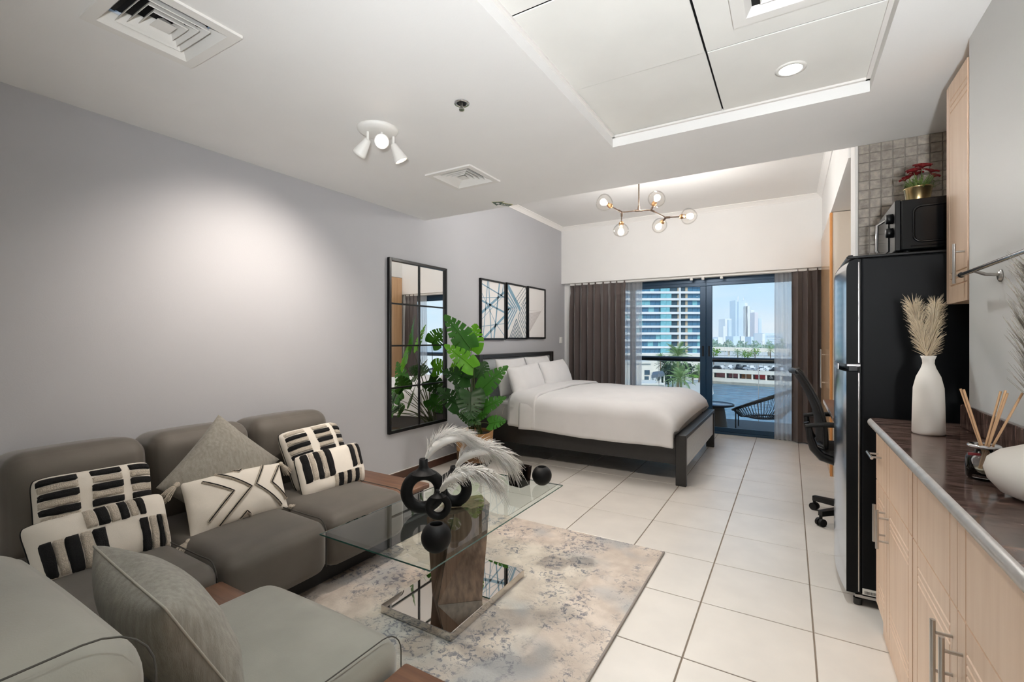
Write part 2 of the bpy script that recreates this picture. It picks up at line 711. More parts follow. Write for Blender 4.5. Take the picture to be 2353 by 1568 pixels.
struct('wall_left', MB().box(XW - .15, XW, YB - .1, 6.78, -.1, ZU + .1), 'wall_paint')
struct('wall_back', MB().box(XW - .15, 1.2, YB - .15, YB, -.1, ZU + .1), 'white_paint')
struct('wall_right', MB().box(KX, 1.2, YB, KY, -.1, ZC), 'kitchen_paint')
struct('wall_niche', MB().box(1.05, 1.2, KY, 6.78, -.1, ZU), 'white_paint')
struct('wall_alcove', MB().box(.334, 1.05, YD + .012, YD + .25, -.1, ZU), 'white_paint')
struct('wall_bulkhead', MB().box(.322, 1.05, YD + .25, 6.5, 2.41, ZU), 'white_paint')
struct('wall_header', MB().box(XW, 1.05, YH, 6.78, 2.095, ZU), 'white_paint')
struct('wall_window', MB().box(XW, -2.885, 6.62, 6.78, -.05, 2.095), 'white_paint')
struct('wall_jamb', MB().box(.29, 1.05, 6.62, 6.78, -.05, 2.095), 'white_paint')
struct('ceiling_upper', MB().box(XW - .1, 1.2, YD - .3, 6.8, ZU, ZU + .15), 'white_paint')

# lowered ceiling with a recessed tray of lay-in panels
RX0, RX1, RY0, RY1 = -.903, .316, .88, 2.682
VENTS = [(-2.148, -1.765, .625, .985), (-2.168, -1.787, 2.458, 2.83)]
def cut_plate(mb, x0, x1, y0, y1, z0, z1, holes):
    """slab with rectangular openings, built as cells"""
    gx = sorted({x0, x1, *[h[0] for h in holes], *[h[1] for h in holes]})
    gy = sorted({y0, y1, *[h[2] for h in holes], *[h[3] for h in holes]})
    for a0, a1 in zip(gx, gx[1:]):
        for b0, b1 in zip(gy, gy[1:]):
            cx, cy = (a0 + a1) / 2, (b0 + b1) / 2
            if not any(h[0] < cx < h[1] and h[2] < cy < h[3] for h in holes):
                mb.box(a0, a1, b0, b1, z0, z1)
    return mb
def shrink(h, k=.10):
    dx, dy = (h[1] - h[0]) * k, (h[3] - h[2]) * k
    return (h[0] + dx, h[1] - dx, h[2] + dy, h[3] - dy)
cl = cut_plate(MB(), XW, 1.2, YB, YD, ZC, ZU, [(RX0, RX1, RY0, RY1)] + [shrink(v) for v in VENTS])
ceil = struct('ceiling', cl, 'ceiling_paint')
obj('panel_backing', MB().box(RX0 - .01, RX1 + .01, RY0 - .01, RY1 + .01, 2.468, 2.478), 'black_hole', ceil)
xs = [RX0, -.302, RX1]
ys = [RY0, 1.49, 2.095, RY1]
for i in range(2):
    for j in range(3):
        a0, a1, b0, b1 = xs[i] + .0045, xs[i + 1] - .0045, ys[j] + .0045, ys[j + 1] - .0045
        dz = .006 if (i == 0 and j == 2) else 0
        if i == 1 and j == 1:
            obj('ceiling_panel', cut_plate(MB(), a0, a1, b0, b1, 2.452, 2.457, [shrink((-.185, .265, 1.545, 1.975))]), 'panel_white', ceil)
            continue
        obj('ceiling_panel', MB().bbox(a0, a1, b0, b1, 2.452 + dz, 2.457 + dz, .001, 1), 'panel_white', ceil)
# edge angle round the tray
lip = MB()
for (a0, a1, b0, b1) in ((RX0, RX0 + .016, RY0, RY1), (RX1 - .016, RX1, RY0, RY1), (RX0, RX1, RY0, RY0 + .016), (RX0, RX1, RY1 - .016, RY1)):
    lip.box(a0, a1, b0, b1, 2.442, 2.452)
obj('edge_angle', lip, 'trim_white', ceil)['kind'] = 'stuff'

# cornice in the bedroom and skirting boards
def cornice(name, p0, p1, inward, z):
    prof = [(0, -.055), (.008, -.055), (.012, -.045), (.03, -.025), (.045, -.012), (.055, -.008), (.055, 0), (0, 0)]
    p0, p1, d = V3(p0), V3(p1), V3(inward)
    vs = [p + d * a + V3((0, 0, z + b)) for p in (p0, p1) for a, b in prof]
    n = len(prof)
    return struct(name, MB().add(vs, [(i, (i + 1) % n, n + (i + 1) % n, n + i) for i in range(n)]), 'trim_white')
cornice('trim_1', (XW, YD, 0), (XW, YH, 0), (1, 0, 0), ZU)
cornice('trim_2', (XW, YH, 0), (.322, YH, 0), (0, -1, 0), ZU)
cornice('trim_3', (.322, 3.7, 0), (.322, YH, 0), (-1, 0, 0), ZU)
sk = struct('baseboard_left', MB().bbox(XW, XW + .014, YB, 6.62, 0, .068, .003, 1), 'brown_wood')
obj('sealant', MB().box(XW, XW + .008, YB, 6.62, .068, .073), 'trim_white', sk)
struct('baseboard_alcove', MB().bbox(1.036, 1.05, 3.66, 5.13, 0, .09, .003, 1), 'brown_wood')
struct('baseboard_partition', MB().bbox(.322, .334, 3.44, 3.66, 0, .09, .003, 1), 'brown_wood')

# tiled end wall of the kitchen: stone mosaic laid on the partition
tw = struct('wall_tiled', MB().box(.346, 1.05, YD, YD + .012, 0, ZC), 'mosaic_grout')
obj('edge_trim', MB().bbox(.330, .346, YD - .008, YD + .02, 0, ZC, .003, 1), 'trim_white', tw)
TP = .0535
tile_m = MB().bbox(-TP / 2 + .002, TP / 2 - .002, -.006, 0, -TP / 2 + .002, TP / 2 - .002, .0018, 1).mesh('mosaic_tile', 'mosaic')
for i in range(9):
    for j in range(18):
        x, z = .346 + TP * (i + .5), ZC - TP * (j + .5)
        if z < 1.45:
            continue
        mobj('mosaic_tile', tile_m, tw, V3((x, YD - rnd.uniform(0, .0015), z)) - wloc(tw))
# ------------------------------------------------------------------ sliding balcony door, curtains, balcony
WY = 6.69
win = sroot('window_1', (-1.28, WY, 0))
def bar(name, x0, x1, z0, z1, y0=WY, y1=WY + .055, m='frame_blue', parent=win):
    return obj(name, MB().bbox(x0, x1, y0, y1, z0, z1, .004, 1), m, parent)
WL, WR = -2.885, .322
bar('head_rail', WL, WR, 2.008, 2.095, WY, WY + .08)
bar('sill_track', WL, WR, 0, .028, WY - .012, WY + .085)
# sashes: left pair and right leaf meeting at a double stile
for (a, b, dy) in ((WL, -1.93, .04), (-1.99, -.965, 0), (-.965, .322, 0)):
    sash = bar('sash_bottom', a, b, .028, .088, WY + dy, WY + dy + .035)
    bar('sash_top', a, b, 1.965, 2.012, WY + dy, WY + dy + .035)
    w = .076
    bar('stile', a, a + w, .088, 1.965, WY + dy, WY + dy + .035)
    bar('stile', b - w, b, .088, 1.965, WY + dy, WY + dy + .035)
    obj('pane', MB().box(a + w, b - w, WY + dy + .016, WY + dy + .020, .088, 1.965), 'window_glass', win)
for x in (-1.003, -.927):
    h = bar('pull_handle', x - .011, x + .011, 1.02, 1.16, WY - .006, WY + .002, 'black_satin')

# curtain track on the soffit with runners
tk = thing('curtain_track', 'white curtain track screwed under the window header', 'curtain track', (-1.2, 6.57, 2.06))
obj('rail', MB().bbox(-2.88, .32, 6.555, 6.60, 2.066, 2.095, .004, 1), 'white_plastic', tk)
obj('rail', MB().bbox(-2.88, .32, 6.625, 6.66, 2.066, 2.095, .004, 1), 'white_plastic', tk)
for x in (-1.13, -.985, -.76):
    obj('runner', MB().bbox(x - .018, x + .018, 6.56, 6.59, 2.035, 2.068, .006, 2).cyl((x, 6.556, 2.05), (x, 6.54, 2.05), .006, n=8), 'white_plastic', tk)


def curtain(name, x0, x1, y, z0, z1, nf, amp, m, label, cat, seed, header=.09, sheen_wave=0.02):
    r = random.Random(seed)
    ph = [r.uniform(-.5, .5) for _ in range(nf + 2)]
    nu, nv = nf * 14, 30

    def fn(u, v):
        z = z1 + (z0 - z1) * v
        k = u * nf
        i = int(k)
        f = k - i
        a = ph[i] * (1 - f) + ph[min(i + 1, nf + 1)] * f
        phase = 2 * PI * (k + .25 * a)
        d = (z1 - z) / (z1 - z0)
        hd = (z1 - z)
        if hd < header:
            am = amp * .75 + .006 * math.sin(phase * 3)
            pinch = 1.0
        else:
            e_ = min(1, (hd - header) / .35)
            am = amp * (.55 + .55 * e_)
            pinch = 1 - .25 * math.exp(-((hd - header) / .05) ** 2)
        yy = y + am * pinch * math.sin(phase) + amp * .35 * math.sin(phase * .5 + 3 * a) * d
        yy += .012 * noise3((u * nf * .6, z * 1.2, 0), 1, seed)
        # gathered heading is slightly fuller than the pinch below
        w = 1.0 - .02 * math.exp(-((hd - header - .03) / .06) ** 2)
        xc = (x0 + x1) / 2
        xx = xc + ((x0 + (x1 - x0) * u) - xc) * w + .25 * am * math.sin(2 * phase + a)
        return (xx, yy, z)
    mb = MB().grid(fn, nu, nv)
    o = obj(name, mb, m)
    tag(o, label, cat)
    return o


curtain('blackout_curtain', -2.875, -2.01, 6.575, .012, 2.092, 8, .055, 'curtain_dark',
        'wide charcoal satin curtain gathered beside the bed pillows', 'curtain', 3)
curtain('blackout_curtain', .012, .315, 6.575, .012, 2.092, 3, .05, 'curtain_dark',
        'narrow charcoal satin curtain hanging next to the wardrobe', 'curtain', 5)
curtain('sheer_curtain', -2.05, -1.80, 6.64, .010, 2.075, 4, .018, 'sheer',
        'white sheer curtain between charcoal curtain and tower view', 'curtain', 8, header=.12)
curtain('sheer_curtain', -.165, .035, 6.64, .010, 2.075, 4, .018, 'sheer',
        'white sheer curtain in front of the woven balcony chair', 'curtain', 9, header=.12)

# balcony
mat('balcony_floor', '#2b2928', .6, var=.08, vscale=6)
mat('rail_black', '#0c0d10', .3)
mat('resin_black', '#151517', .5)
mat('table_bronze', '#4a443c', .5)
mat('table_top', '#9aa6b0', .15)
bal = struct('floor_balcony', MB().box(XW - .5, 1.6, 6.78, 8.10, -.22, -.012), 'balcony_floor')
rl = thing('balcony_railing', 'black topped glass balustrade along the balcony edge', 'railing', (-1, 8.02, -.012))
def rail_y(x):
    return 8.02 - .045 * (x + 1.0)
mbx = MB()
mbx.tube([(x, rail_y(x), .925) for x in np.linspace(-3.4, 1.5, 14)], .040, 10)
obj('handrail', mbx, 'rail_black', rl)
for x0 in (-3.4, -1.9, -.4):
    x1 = x0 + 1.48
    mb = MB()
    mb.add([(x0, rail_y(x0), .0), (x1, rail_y(x1), .0), (x1, rail_y(x1), .9), (x0, rail_y(x0), .9)], [(0, 1, 2, 3)])
    obj('glass_panel', mb, 'window_glass', rl)
for x in (-3.41, -1.91, -.41, 1.09):
    obj('post', MB().bbox(x - .002, x + .005, rail_y(x) - .004, rail_y(x) + .004, -.012, .9, .002, 1), 'steel', rl)

# round pedestal table on the balcony
pt = thing('balcony_table', 'round pedestal side table with dark rim on the balcony', 'side table', (-.905, 7.06, -.012))
c0 = (-.905, 7.06, -.012)
obj('pedestal', MB().lathe([(.0, 0), (.17, 0), (.165, .04), (.125, .315), (.12, .335), (0, .335)], c0, 28), 'table_bronze', pt)
obj('rim', MB().lathe([(.235, .335), (.25, .34), (.252, .36), (.238, .365), (.235, .355)], c0, 36), 'resin_black', pt)
obj('table_top', MB().lathe([(0, .336), (.236, .336), (.236, .359), (0, .359)], c0, 36), 'table_top', pt)

# woven cord lounge chair
ch = thing('lounge_chair', 'black woven cord lounge chair on the balcony', 'chair', (-.27, 7.30, -.012))
cc = V3((-.27, 7.30, -.012))
def hoop(a):
    # tilted oval rim: back high on the right, front low on the left
    x = -.47 * math.cos(a)
    y = .40 * math.sin(a)
    z = .46 + .20 * (-math.cos(a)) - .05 * math.sin(a)
    return cc + V3((x + .04, y, z))
def seatring(a):
    return cc + V3((-.02 - .20 * math.cos(a), .18 * math.sin(a), .19 - .01 * math.cos(a)))
N = 64
obj('rim', MB().tube([hoop(2 * PI * i / 48) for i in range(48)], .016, 8, closed=True), 'resin_black', ch)
obj('seat_ring', MB().tube([seatring(2 * PI * i / 32) for i in range(32)], .011, 6, closed=True), 'resin_black', ch)
mb = MB()
for i in range(N):
    a = 2 * PI * i / N
    p, q = hoop(a), seatring(a)
    mid = (p + q) / 2 + V3((0, 0, -.05))
    mb.tube([p, mid, q], .0045, 4)
obj('cord', mb, 'resin_black', ch)['kind'] = 'stuff'
mb = MB()
for i in range(16):
    a = 2 * PI * i / 16
    mb.tube([seatring(a), cc + V3((-.02, 0, .175))], .006, 4)
obj('seat_cord', mb, 'resin_black', ch)['kind'] = 'stuff'
for a, s in ((.5, 1), (-.5, 1), (PI - .7, 1), (PI + .7, 1)):
    p = hoop(a) if abs(a) < 1 else seatring(a)
    q = seatring(a)
    foot = cc + V3(((p.x - cc.x) * 1.0, (p.y - cc.y) * 1.05, 0))
    obj('leg', MB().tube([p, (p + foot) / 2, foot], .009, 6), 'resin_black', ch)
# ------------------------------------------------------------------ ceiling fittings and lamps
def vent(x0, x1, y0, y1, z, label, loc_z=0):
    t_ = thing('ceiling_vent', label, 'air vent', ((x0 + x1) / 2, (y0 + y1) / 2, z))
    cx, cy = (x0 + x1) / 2, (y0 + y1) / 2
    hx, hy = (x1 - x0) / 2, (y1 - y0) / 2

    def ring(k0, z0, k1, z1, name, th=.004):
        """sloping square collar from half-size k0 at z0 to k1 at z1"""
        mb = MB()
        a = [(cx + sx * hx * k0, cy + sy * hy * k0, z0) for sx, sy in ((-1, -1), (1, -1), (1, 1), (-1, 1))]
        b = [(cx + sx * hx * k1, cy + sy * hy * k1, z1) for sx, sy in ((-1, -1), (1, -1), (1, 1), (-1, 1))]
        c = [(p[0], p[1], p[2] + th) for p in a]
        d = [(p[0], p[1], p[2] + th) for p in b]
        for i in range(4):
            j = (i + 1) % 4
            mb.add([a[i], a[j], b[j], b[i], c[i], c[j], d[j], d[i]], [(0, 1, 2, 3), (7, 6, 5, 4), (0, 4, 5, 1), (3, 2, 6, 7)])
        return obj(name, mb, 'white_plastic', t_)
    ring(1.0, z - .010, .80, z - .010, 'flange', .010)
    ring(.80, z - .010, .66, z + .030, 'collar')
    for k in (.58, .44, .30):
        ring(k, z - .004, k - .10, z + .030, 'louvre')
    mb = MB()
    k = .17
    a = [(cx + sx * hx * k, cy + sy * hy * k, z - .002) for sx, sy in ((-1, -1), (1, -1), (1, 1), (-1, 1))]
    mb.add(a + [(cx, cy, z + .028)], [(0, 1, 4), (1, 2, 4), (2, 3, 4), (3, 0, 4), (3, 2, 1, 0)])
    obj('centre_cone', mb, 'white_plastic', t_)
    mb = MB()
    mb.box(cx - hx * .66, cx + hx * .66, cy - hy * .66, cy + hy * .66, z + .045, z + .050)
    obj('duct', mb, 'black_hole', t_)
    for i in range(6):
        y = cy - hy * .6 + i * hy * 1.2 / 5
        obj('damper_blade', MB().box(cx - hx * .62, cx + hx * .62, y - .012, y + .006, z + .036, z + .040), 'black_matte', t_)
    return t_


vent(*VENTS[0], ZC, 'large square white air vent nearest the camera on the plain ceiling')
vent(*VENTS[1], ZC, 'square white air vent between spot lamp and exit arrow')
vent(-.185, .265, 1.545, 1.975, 2.452, 'square white air vent in the recessed ceiling panels')

# sprinkler
sp = thing('fire_sprinkler', 'small chrome fire sprinkler set in the ceiling', 'sprinkler', (-1.359, 1.805, ZC))
c0 = (-1.359, 1.805, ZC)
obj('rosette', MB().lathe([(.037, .0), (.038, -.004), (.033, -.007), (.024, -.004), (.022, .0)], c0, 28), 'chrome', sp)
obj('cup', MB().lathe([(.024, -.004), (.022, -.001), (0, -.001)], c0, 20), 'black_satin', sp)
obj('head', MB().cyl((-1.359, 1.805, ZC), (-1.359, 1.805, ZC - .02), .007, n=10).cyl((-1.359, 1.805, ZC - .03), (-1.359, 1.805, ZC - .033), .013, n=14)
    .tube([(-1.367, 1.805, ZC - .016), (-1.369, 1.805, ZC - .024), (-1.362, 1.805, ZC - .031)], .0022, 6).tube([(-1.351, 1.805, ZC - .016), (-1.349, 1.805, ZC - .024), (-1.356, 1.805, ZC - .031)], .0022, 6), 'steel', sp)['kind'] = 'stuff'

# qibla / direction arrow sticker on the ceiling
mat('arrow_green', '#17402f', .4)
mat('arrow_trim', '#c9c58a', .4)
ar = thing('ceiling_arrow_sign', 'small green direction arrow sticker on the ceiling edge', 'sign', (-2.08, 3.32, ZC))
A0, A1 = V3((-2.122, 3.235, ZC - .003)), V3((-2.040, 3.395, ZC - .003))
ad = (A1 - A0).normalized()
an = V3((ad.y, -ad.x, 0))
Ltot = (A1 - A0).length
def apt(s, w, z=0):
    return A0 + ad * (s * Ltot) + an * w + V3((0, 0, z))
def arrow(k, z, grow):
    pts = [apt(0 - grow / Ltot * 1.6, 0, z), apt(.42 + grow / Ltot, .060 + grow * 1.5, z), apt(.42 + grow / Ltot, .026 + grow, z), apt(1 + grow / Ltot, .026 + grow, z), apt(1 + grow / Ltot, -.026 - grow, z), apt(.42 + grow / Ltot, -.026 - grow, z), apt(.42 + grow / Ltot, -.060 - grow * 1.5, z)]
    mb = MB()
    n = 7
    vs = pts + [p + V3((0, 0, .002)) for p in pts]
    mb.add(vs, [(0, 1, 6), (2, 3, 4, 5), (1, 2, 5, 6)] + [(i, (i + 1) % n, n + (i + 1) % n, n + i) for i in range(n)])
    return mb
obj('border', arrow(0, .0005, .004), 'arrow_trim', ar)
obj('face', arrow(0, -.0006, 0), 'arrow_green', ar)
p = apt(.30, 0, -.002)
obj('emblem', MB().cyl(p, p + V3((0, 0, .001)), .016, n=18), 'white_plastic', ar)
# lettering
def text(name, s, loc, size, m, parent, Mrot, ext=.0004, align='CENTER'):
    cu = bpy.data.curves.new(name, 'FONT')
    cu.body = s
    cu.size = size
    cu.align_x = align
    cu.align_y = 'CENTER'
    cu.extrude = ext
    cu.resolution_u = 2
    tmp = bpy.data.objects.new('tmp_text', cu)
    COL.objects.link(tmp)
    dg = bpy.context.evaluated_depsgraph_get()
    me = bpy.data.meshes.new_from_object(tmp.evaluated_get(dg))
    bpy.data.objects.remove(tmp)
    me.name = name
    me.materials.clear()
    me.materials.append(MATS[m])
    o = bpy.data.objects.new(name, me)
    COL.objects.link(o)
    o.parent = parent
    o.matrix_local = Matrix.Translation(V3(loc) - (wloc(parent) if parent else V3((0, 0, 0)))) @ Mrot
    return o
text('lettering', 'EXIT', apt(.70, 0, -.0012), .038, 'white_plastic', ar, frame_from((0, 0, -1), ad))

# recessed downlight in the tray
def downlight(x, y, z, label, power, visible_size=.042, col=(.95, 1.0, 1.0)):
    d = thing('ceiling_downlight', label, 'downlight', (x, y, z))
    obj('trim_ring', MB().lathe([(.062, 0), (.062, -.003), (.046, -.006), (.044, -.002)], (x, y, z), 32), 'white_plastic', d)
    obj('lens', MB().lathe([(0, -.004), (.045, -.004), (.045, -.002), (0, -.002)], (x, y, z), 32), 'lamp_cool', d)
    light('downlight_lamp', 'SPOT', (x, y, z - .012), power, col, .045, aim=(x, y, 0), spot=78, blend=.7, parent=d)
    return d
DL = 40
downlight(.003, 2.41, 2.452, 'bright round downlight in the recessed ceiling panels', DL)
# added downlights out of view, put in to brighten the room
downlight(-.60, 1.20, 2.452, 'added unseen downlight at the near end of the recessed ceiling tray', DL * 1.25)
downlight(-1.9, -.55, ZC, 'added unseen downlight in the entrance ceiling beside the left wall', DL * .5)
downlight(-.2, -.55, ZC, 'added unseen downlight in the entrance ceiling beside the kitchen wall', DL * 1.3)
# added unseen uplighter behind the camera, put in to brighten the ceiling
FLX, FLY = .26, -.36
gp = thing('added_uplighter', 'added unseen uplighter behind the camera that brightens the ceiling', 'added light', (FLX, FLY, 0))
obj('base', MB().lathe([(0, 0), (.14, 0), (.14, .012), (.02, .02), (0, .02)], (FLX, FLY, .0005), 32), 'white_plastic', gp)
obj('pole', MB().cyl((FLX, FLY, .02), (FLX, FLY, 1.10), .012, n=12), 'white_plastic', gp)
obj('bowl', MB().lathe([(0, 1.09), (.03, 1.09), (.11, 1.15), (.14, 1.21), (.135, 1.21), (.105, 1.155), (.03, 1.10), (0, 1.10)], (FLX, FLY, 0), 32), 'white_plastic', gp)
obj('bulb', MB().lathe([(.04 * math.cos(a), 1.145 + .03 * math.sin(a)) for a in np.linspace(-PI / 2, PI / 2, 10)], (FLX, FLY, 0), 16), 'bulb_warm', gp)
light('added_uplight', 'SPOT', (FLX, FLY, 1.20), 255, (.95, .975, 1.0), .06, aim=(-.75, 2.7, 2.39), spot=116, blend=1.0, parent=gp)


# three-headed ceiling spot
SPW = (1.0, .89, .79)
sx, sy = -1.918, 1.795
sl = thing('ceiling_spotlight', 'white three headed ceiling spotlight with round base', 'ceiling lamp', (sx, sy, ZC))
obj('base_plate', MB().lathe([(0, -.026), (.07, -.026), (.10, -.018), (.108, -.006), (.108, 0), (0, 0)], (sx, sy, ZC), 40), 'white_plastic', sl)
def head(px, py, target, power, lens=True, size=40):
    p = V3((px, py, ZC - .026))
    q = p + V3((0, 0, -.045))
    obj('stem', MB().cyl(p, q, .007, n=10), 'white_plastic', sl)
    d = (V3(target) - q).normalized()
    M = Matrix.Translation(q) @ frame_from(d)
    h_ = obj('shade', MB().lathe([(.0, -.006), (.014, -.004), (.018, .002), (.036, .078), (.038, .092), (.035, .092), (.030, .070), (.012, .01), (0, .01)], (0, 0, 0), 28, M), 'white_plastic', sl)
    obj('bulb', MB().lathe([(0, .078), (.018, .078), (.027, .070), (.024, .058), (.012, .03), (0, .03)], (0, 0, 0), 24, M), 'lamp_warm', h_)
    light('spot_lamp', 'SPOT', q + d * .10, power, SPW, .025, aim=target, spot=size, blend=1.0, parent=sl)
head(-1.945, 1.75, (-3.0, 1.66, 1.22), 58, size=100)
head(-1.872, 1.866, (-1.25, 2.75, .3), 88, size=104)
head(-1.885, 1.792, (-.05, .05, 1.15), 26, size=60)

# branching globe chandelier over the bed
ch = thing('globe_chandelier', 'bronze branching chandelier with five clear glass globes', 'chandelier', (-1.215, 4.40, ZU))
def cp(u, v, t_=4.4):
    return at(u, v, t_)
hub = cp(1468, 484)
Lj = cp(1429, 488, 4.36)
Rj = cp(1496, 483, 4.43)
R2 = cp(1530, 500, 4.50)
obj('canopy', MB().lathe([(0, 0), (.06, 0), (.055, -.02), (0, -.022)], (hub.x, hub.y, ZU), 28), 'bronze', ch)
obj('rod', MB().cyl((hub.x, hub.y, ZU), hub, .006, n=10), 'bronze', ch)
obj('hub', MB().cyl(hub + V3((0, 0, .045)), hub, .009, .016, 12).cyl(hub + (Lj - hub).normalized() * .03, hub + (Rj - hub).normalized() * .03, .011, n=10), 'bronze', ch)
globes = [(Lj, cp(1389, 466, 4.30), 1.0), (Lj, cp(1427, 529, 4.42), .92), (Rj, cp(1509, 457, 4.30), 1.0), (R2, cp(1583, 497, 4.46), 1.0), (R2, cp(1515, 519, 4.62), .95)]
def arm(a, b, name='arm'):
    obj(name, MB().cyl(a, b, .0062, n=8).cyl(a, a + (b - a).normalized() * .04, .0115, .010, 8), 'bronze', ch)
arm(hub, Lj)
arm(hub, Rj)
arm(Rj, R2)
for k, (j, c, s) in enumerate(globes):
    d = (c - j).normalized()
    R = .0765 * s
    arm(j, c - d * (R + .005))
    M = Matrix.Translation(c) @ frame_from(d)
    obj('socket', MB().lathe([(0, -R - .012), (.014, -R - .010), (.022, -R + .002), (.024, -R + .018), (.018, -R + .022), (.016, -R + .05), (0, -R + .05)], (0, 0, 0), 18, M), 'bronze_gold', ch)
    prof = []
    for i in range(23):
        a = -PI / 2 + .16 + (PI - .16) * i / 22
        rr = R * (1 + .05 * math.sin(3 * a + k))
        prof.append((max(0, rr * math.cos(a)), rr * math.sin(a) * (1.0 if math.sin(a) < .75 else .96)))
    g = obj('glass_globe', MB().lathe(prof, (0, 0, 0), 32, M), 'globe_glass', ch)
    b_ = obj('bulb', MB().lathe([(.012, -R + .045), (.014, -R + .055), (.026, -R + .075), (.030, -R + .090), (.026, -R + .106), (.014, -R + .117), (0, -R + .119)], (0, 0, 0), 20, M), 'bulb_warm', ch)
    light('globe_lamp', 'POINT', c + d * .01, 43.0, (1.0, .975, .95), .035, parent=ch)
# ------------------------------------------------------------------ bed
bed = thing('double_bed', 'dark charcoal wooden double bed frame with grey inset headboard', 'bed', (-1.85, 5.05, 0))
HX0, HX1, BY0, BY1 = -2.975, -2.885, 4.15, 5.99
FX0, FX1, FY0, FY1 = -.838, -.752, 4.125, 5.86
def bb(name, x0, x1, y0, y1, z0, z1, m='charcoal', parent=bed, b=.004):
    return obj(name, MB().bbox(x0, x1, y0, y1, z0, z1, b, 1), m, parent)
hb = bb('headboard', HX0, HX1 - .03, BY0 + .06, BY1 - .06, .30, 1.03, 'panel_grey')
bb('headboard_post', HX0, HX1, BY0, BY0 + .07, 0, 1.08)
bb('headboard_post', HX0, HX1, BY1 - .07, BY1, 0, 1.08)
bb('headboard_rail', HX0, HX1, BY0 + .07, BY1 - .07, 1.035, 1.08)
fb = bb('footboard', FX0 + .03, FX1 - .012, FY0 + .05, FY1 - .05, .15, .398, 'panel_grey')
bb('footboard_cap', FX0, FX1, FY0 + .0505, FY1 - .0505, .398, .435)
bb('leg', FX0, FX1, FY0, FY0 + .05, 0, .435)
bb('leg', FX0, FX1, FY1 - .05, FY1, 0, .435)
bb('side_rail', HX1, FX0, FY0 + .03, FY0 + .06, .172, .40)
bb('side_rail', HX1, FX0, FY1 - .06, FY1 - .03, .172, .40)
bb('slat_deck', HX1 + .02, FX0 - .02, FY0 + .062, FY1 - .062, .31, .335)

mt = thing('mattress', 'grey mattress with white piping lines on the bed frame', 'mattress', (-1.88, 5.0, .336))
obj('body', MB().rbox(-2.86, -.865, 4.195, 5.79, .337, .585, .045, 6, (0, .008, .012)), 'mattress_grey', mt)
mb = MB()
for k, (x, z) in enumerate(((-2.80, .55), (-2.72, .42), (-2.62, .50), (-2.56, .44), (-2.50, .55))):
    mb = MB().tube([(x, 4.186, z - .05), (x + .012, 4.184, z), (x + .03, 4.187, z + .035)], .0016, 5)
    obj('stitch', mb, 'cotton', mt)
obj('sheet', MB().rbox(-2.862, -2.20, 4.185, 5.80, .555, .598, .02, 5, (0, 0, .006)), 'bedlinen', mt)

# duvet: draped sheet that hangs over both sides of the mattress
dv = thing('duvet', 'plump white duvet draped over the bed with folded head end', 'duvet', (-1.6, 5.0, .34))
NY0, NY1, DZ = 4.095, 5.87, .642
def cross(b, hem, top, ext=0.0):
    """outline across the bed: near hem, up over the mattress, down the far side"""
    w = NY1 - NY0
    side = top - hem
    tot = 2 * side + w
    s = b * tot
    r = .09
    if s < side:
        z = hem + s
        y = NY0 - ext * (1 - s / side) ** 1.0
        if z > top - r:
            a = (z - (top - r)) / r
            y = NY0 + r * (1 - math.sqrt(max(0, 1 - a * a)))
        return y, min(z, top)
    if s > side + w:
        s2 = s - side - w
        z = top - s2
        y = NY1
        if z > top - r:
            a = (z - (top - r)) / r
            y = NY1 - r * (1 - math.sqrt(max(0, 1 - a * a)))
        return y, z
    f = (s - side) / w
    y = NY0 + r + (w - 2 * r) * f
    return y, top + .028 * math.sin(PI * f) ** .6


def duvet_fn(x0, x1, hem, top, foot, wr, seed):
    def fn(u, v):
        x = x0 + (x1 - x0) * u
        hm = hem + .006 * math.sin(x * 5) - .02 * u
        y, z = cross(v, hm, top)
        if foot:
            # rolls down towards the footboard
            e_ = max(0.0, (x - (x1 - .30)) / .30)
            drop = .175 * (1 - math.sqrt(max(0.0, 1 - e_ * e_)))
            if z > hm + .02:
                z -= drop * min(1, (z - hm) / (top - hm)) * (1 if y > NY0 + .03 else .8)
        n = noise3((x, y, z), 3.2, seed) * wr + noise3((x, y * .6, z * 2.2), 9, seed + 3) * wr * .35
        z += n * (1.0 if z > top - .06 else .2)
        y += (-1 if y < 4.6 else 1) * noise3((x * 1.5, z * .4, seed), 4.5, seed) * (.02 if z < top - .05 else 0)
        return (x, y, z)
    return fn
mb = MB().grid(duvet_fn(-2.34, -.845, .345, DZ, True, .010, 2.0), 70, 90)
o = obj('cover', mb, 'bedlinen', dv)
sm_ = o.modifiers.new('thick', 'SOLIDIFY')
sm_.thickness = .035
sm_.offset = 1.0
mb = MB().grid(duvet_fn(-2.47, -2.17, .37, DZ + .030, False, .012, 5.0), 16, 90)
o = obj('fold', mb, 'bedlinen', dv)
sm_ = o.modifiers.new('thick', 'SOLIDIFY')
sm_.thickness = .030
sm_.offset = 1.0
# rounded roll at the head end of the fold
mb = MB()
pts = [duvet_fn(-2.47, -2.17, .372, DZ + .030, False, .012, 5.0)(0, k / 60) for k in range(61)]
mb.tube([V3(p) + V3((0, 0, .006)) for p in pts], .022, 8)
obj('fold_edge', mb, 'bedlinen', dv)


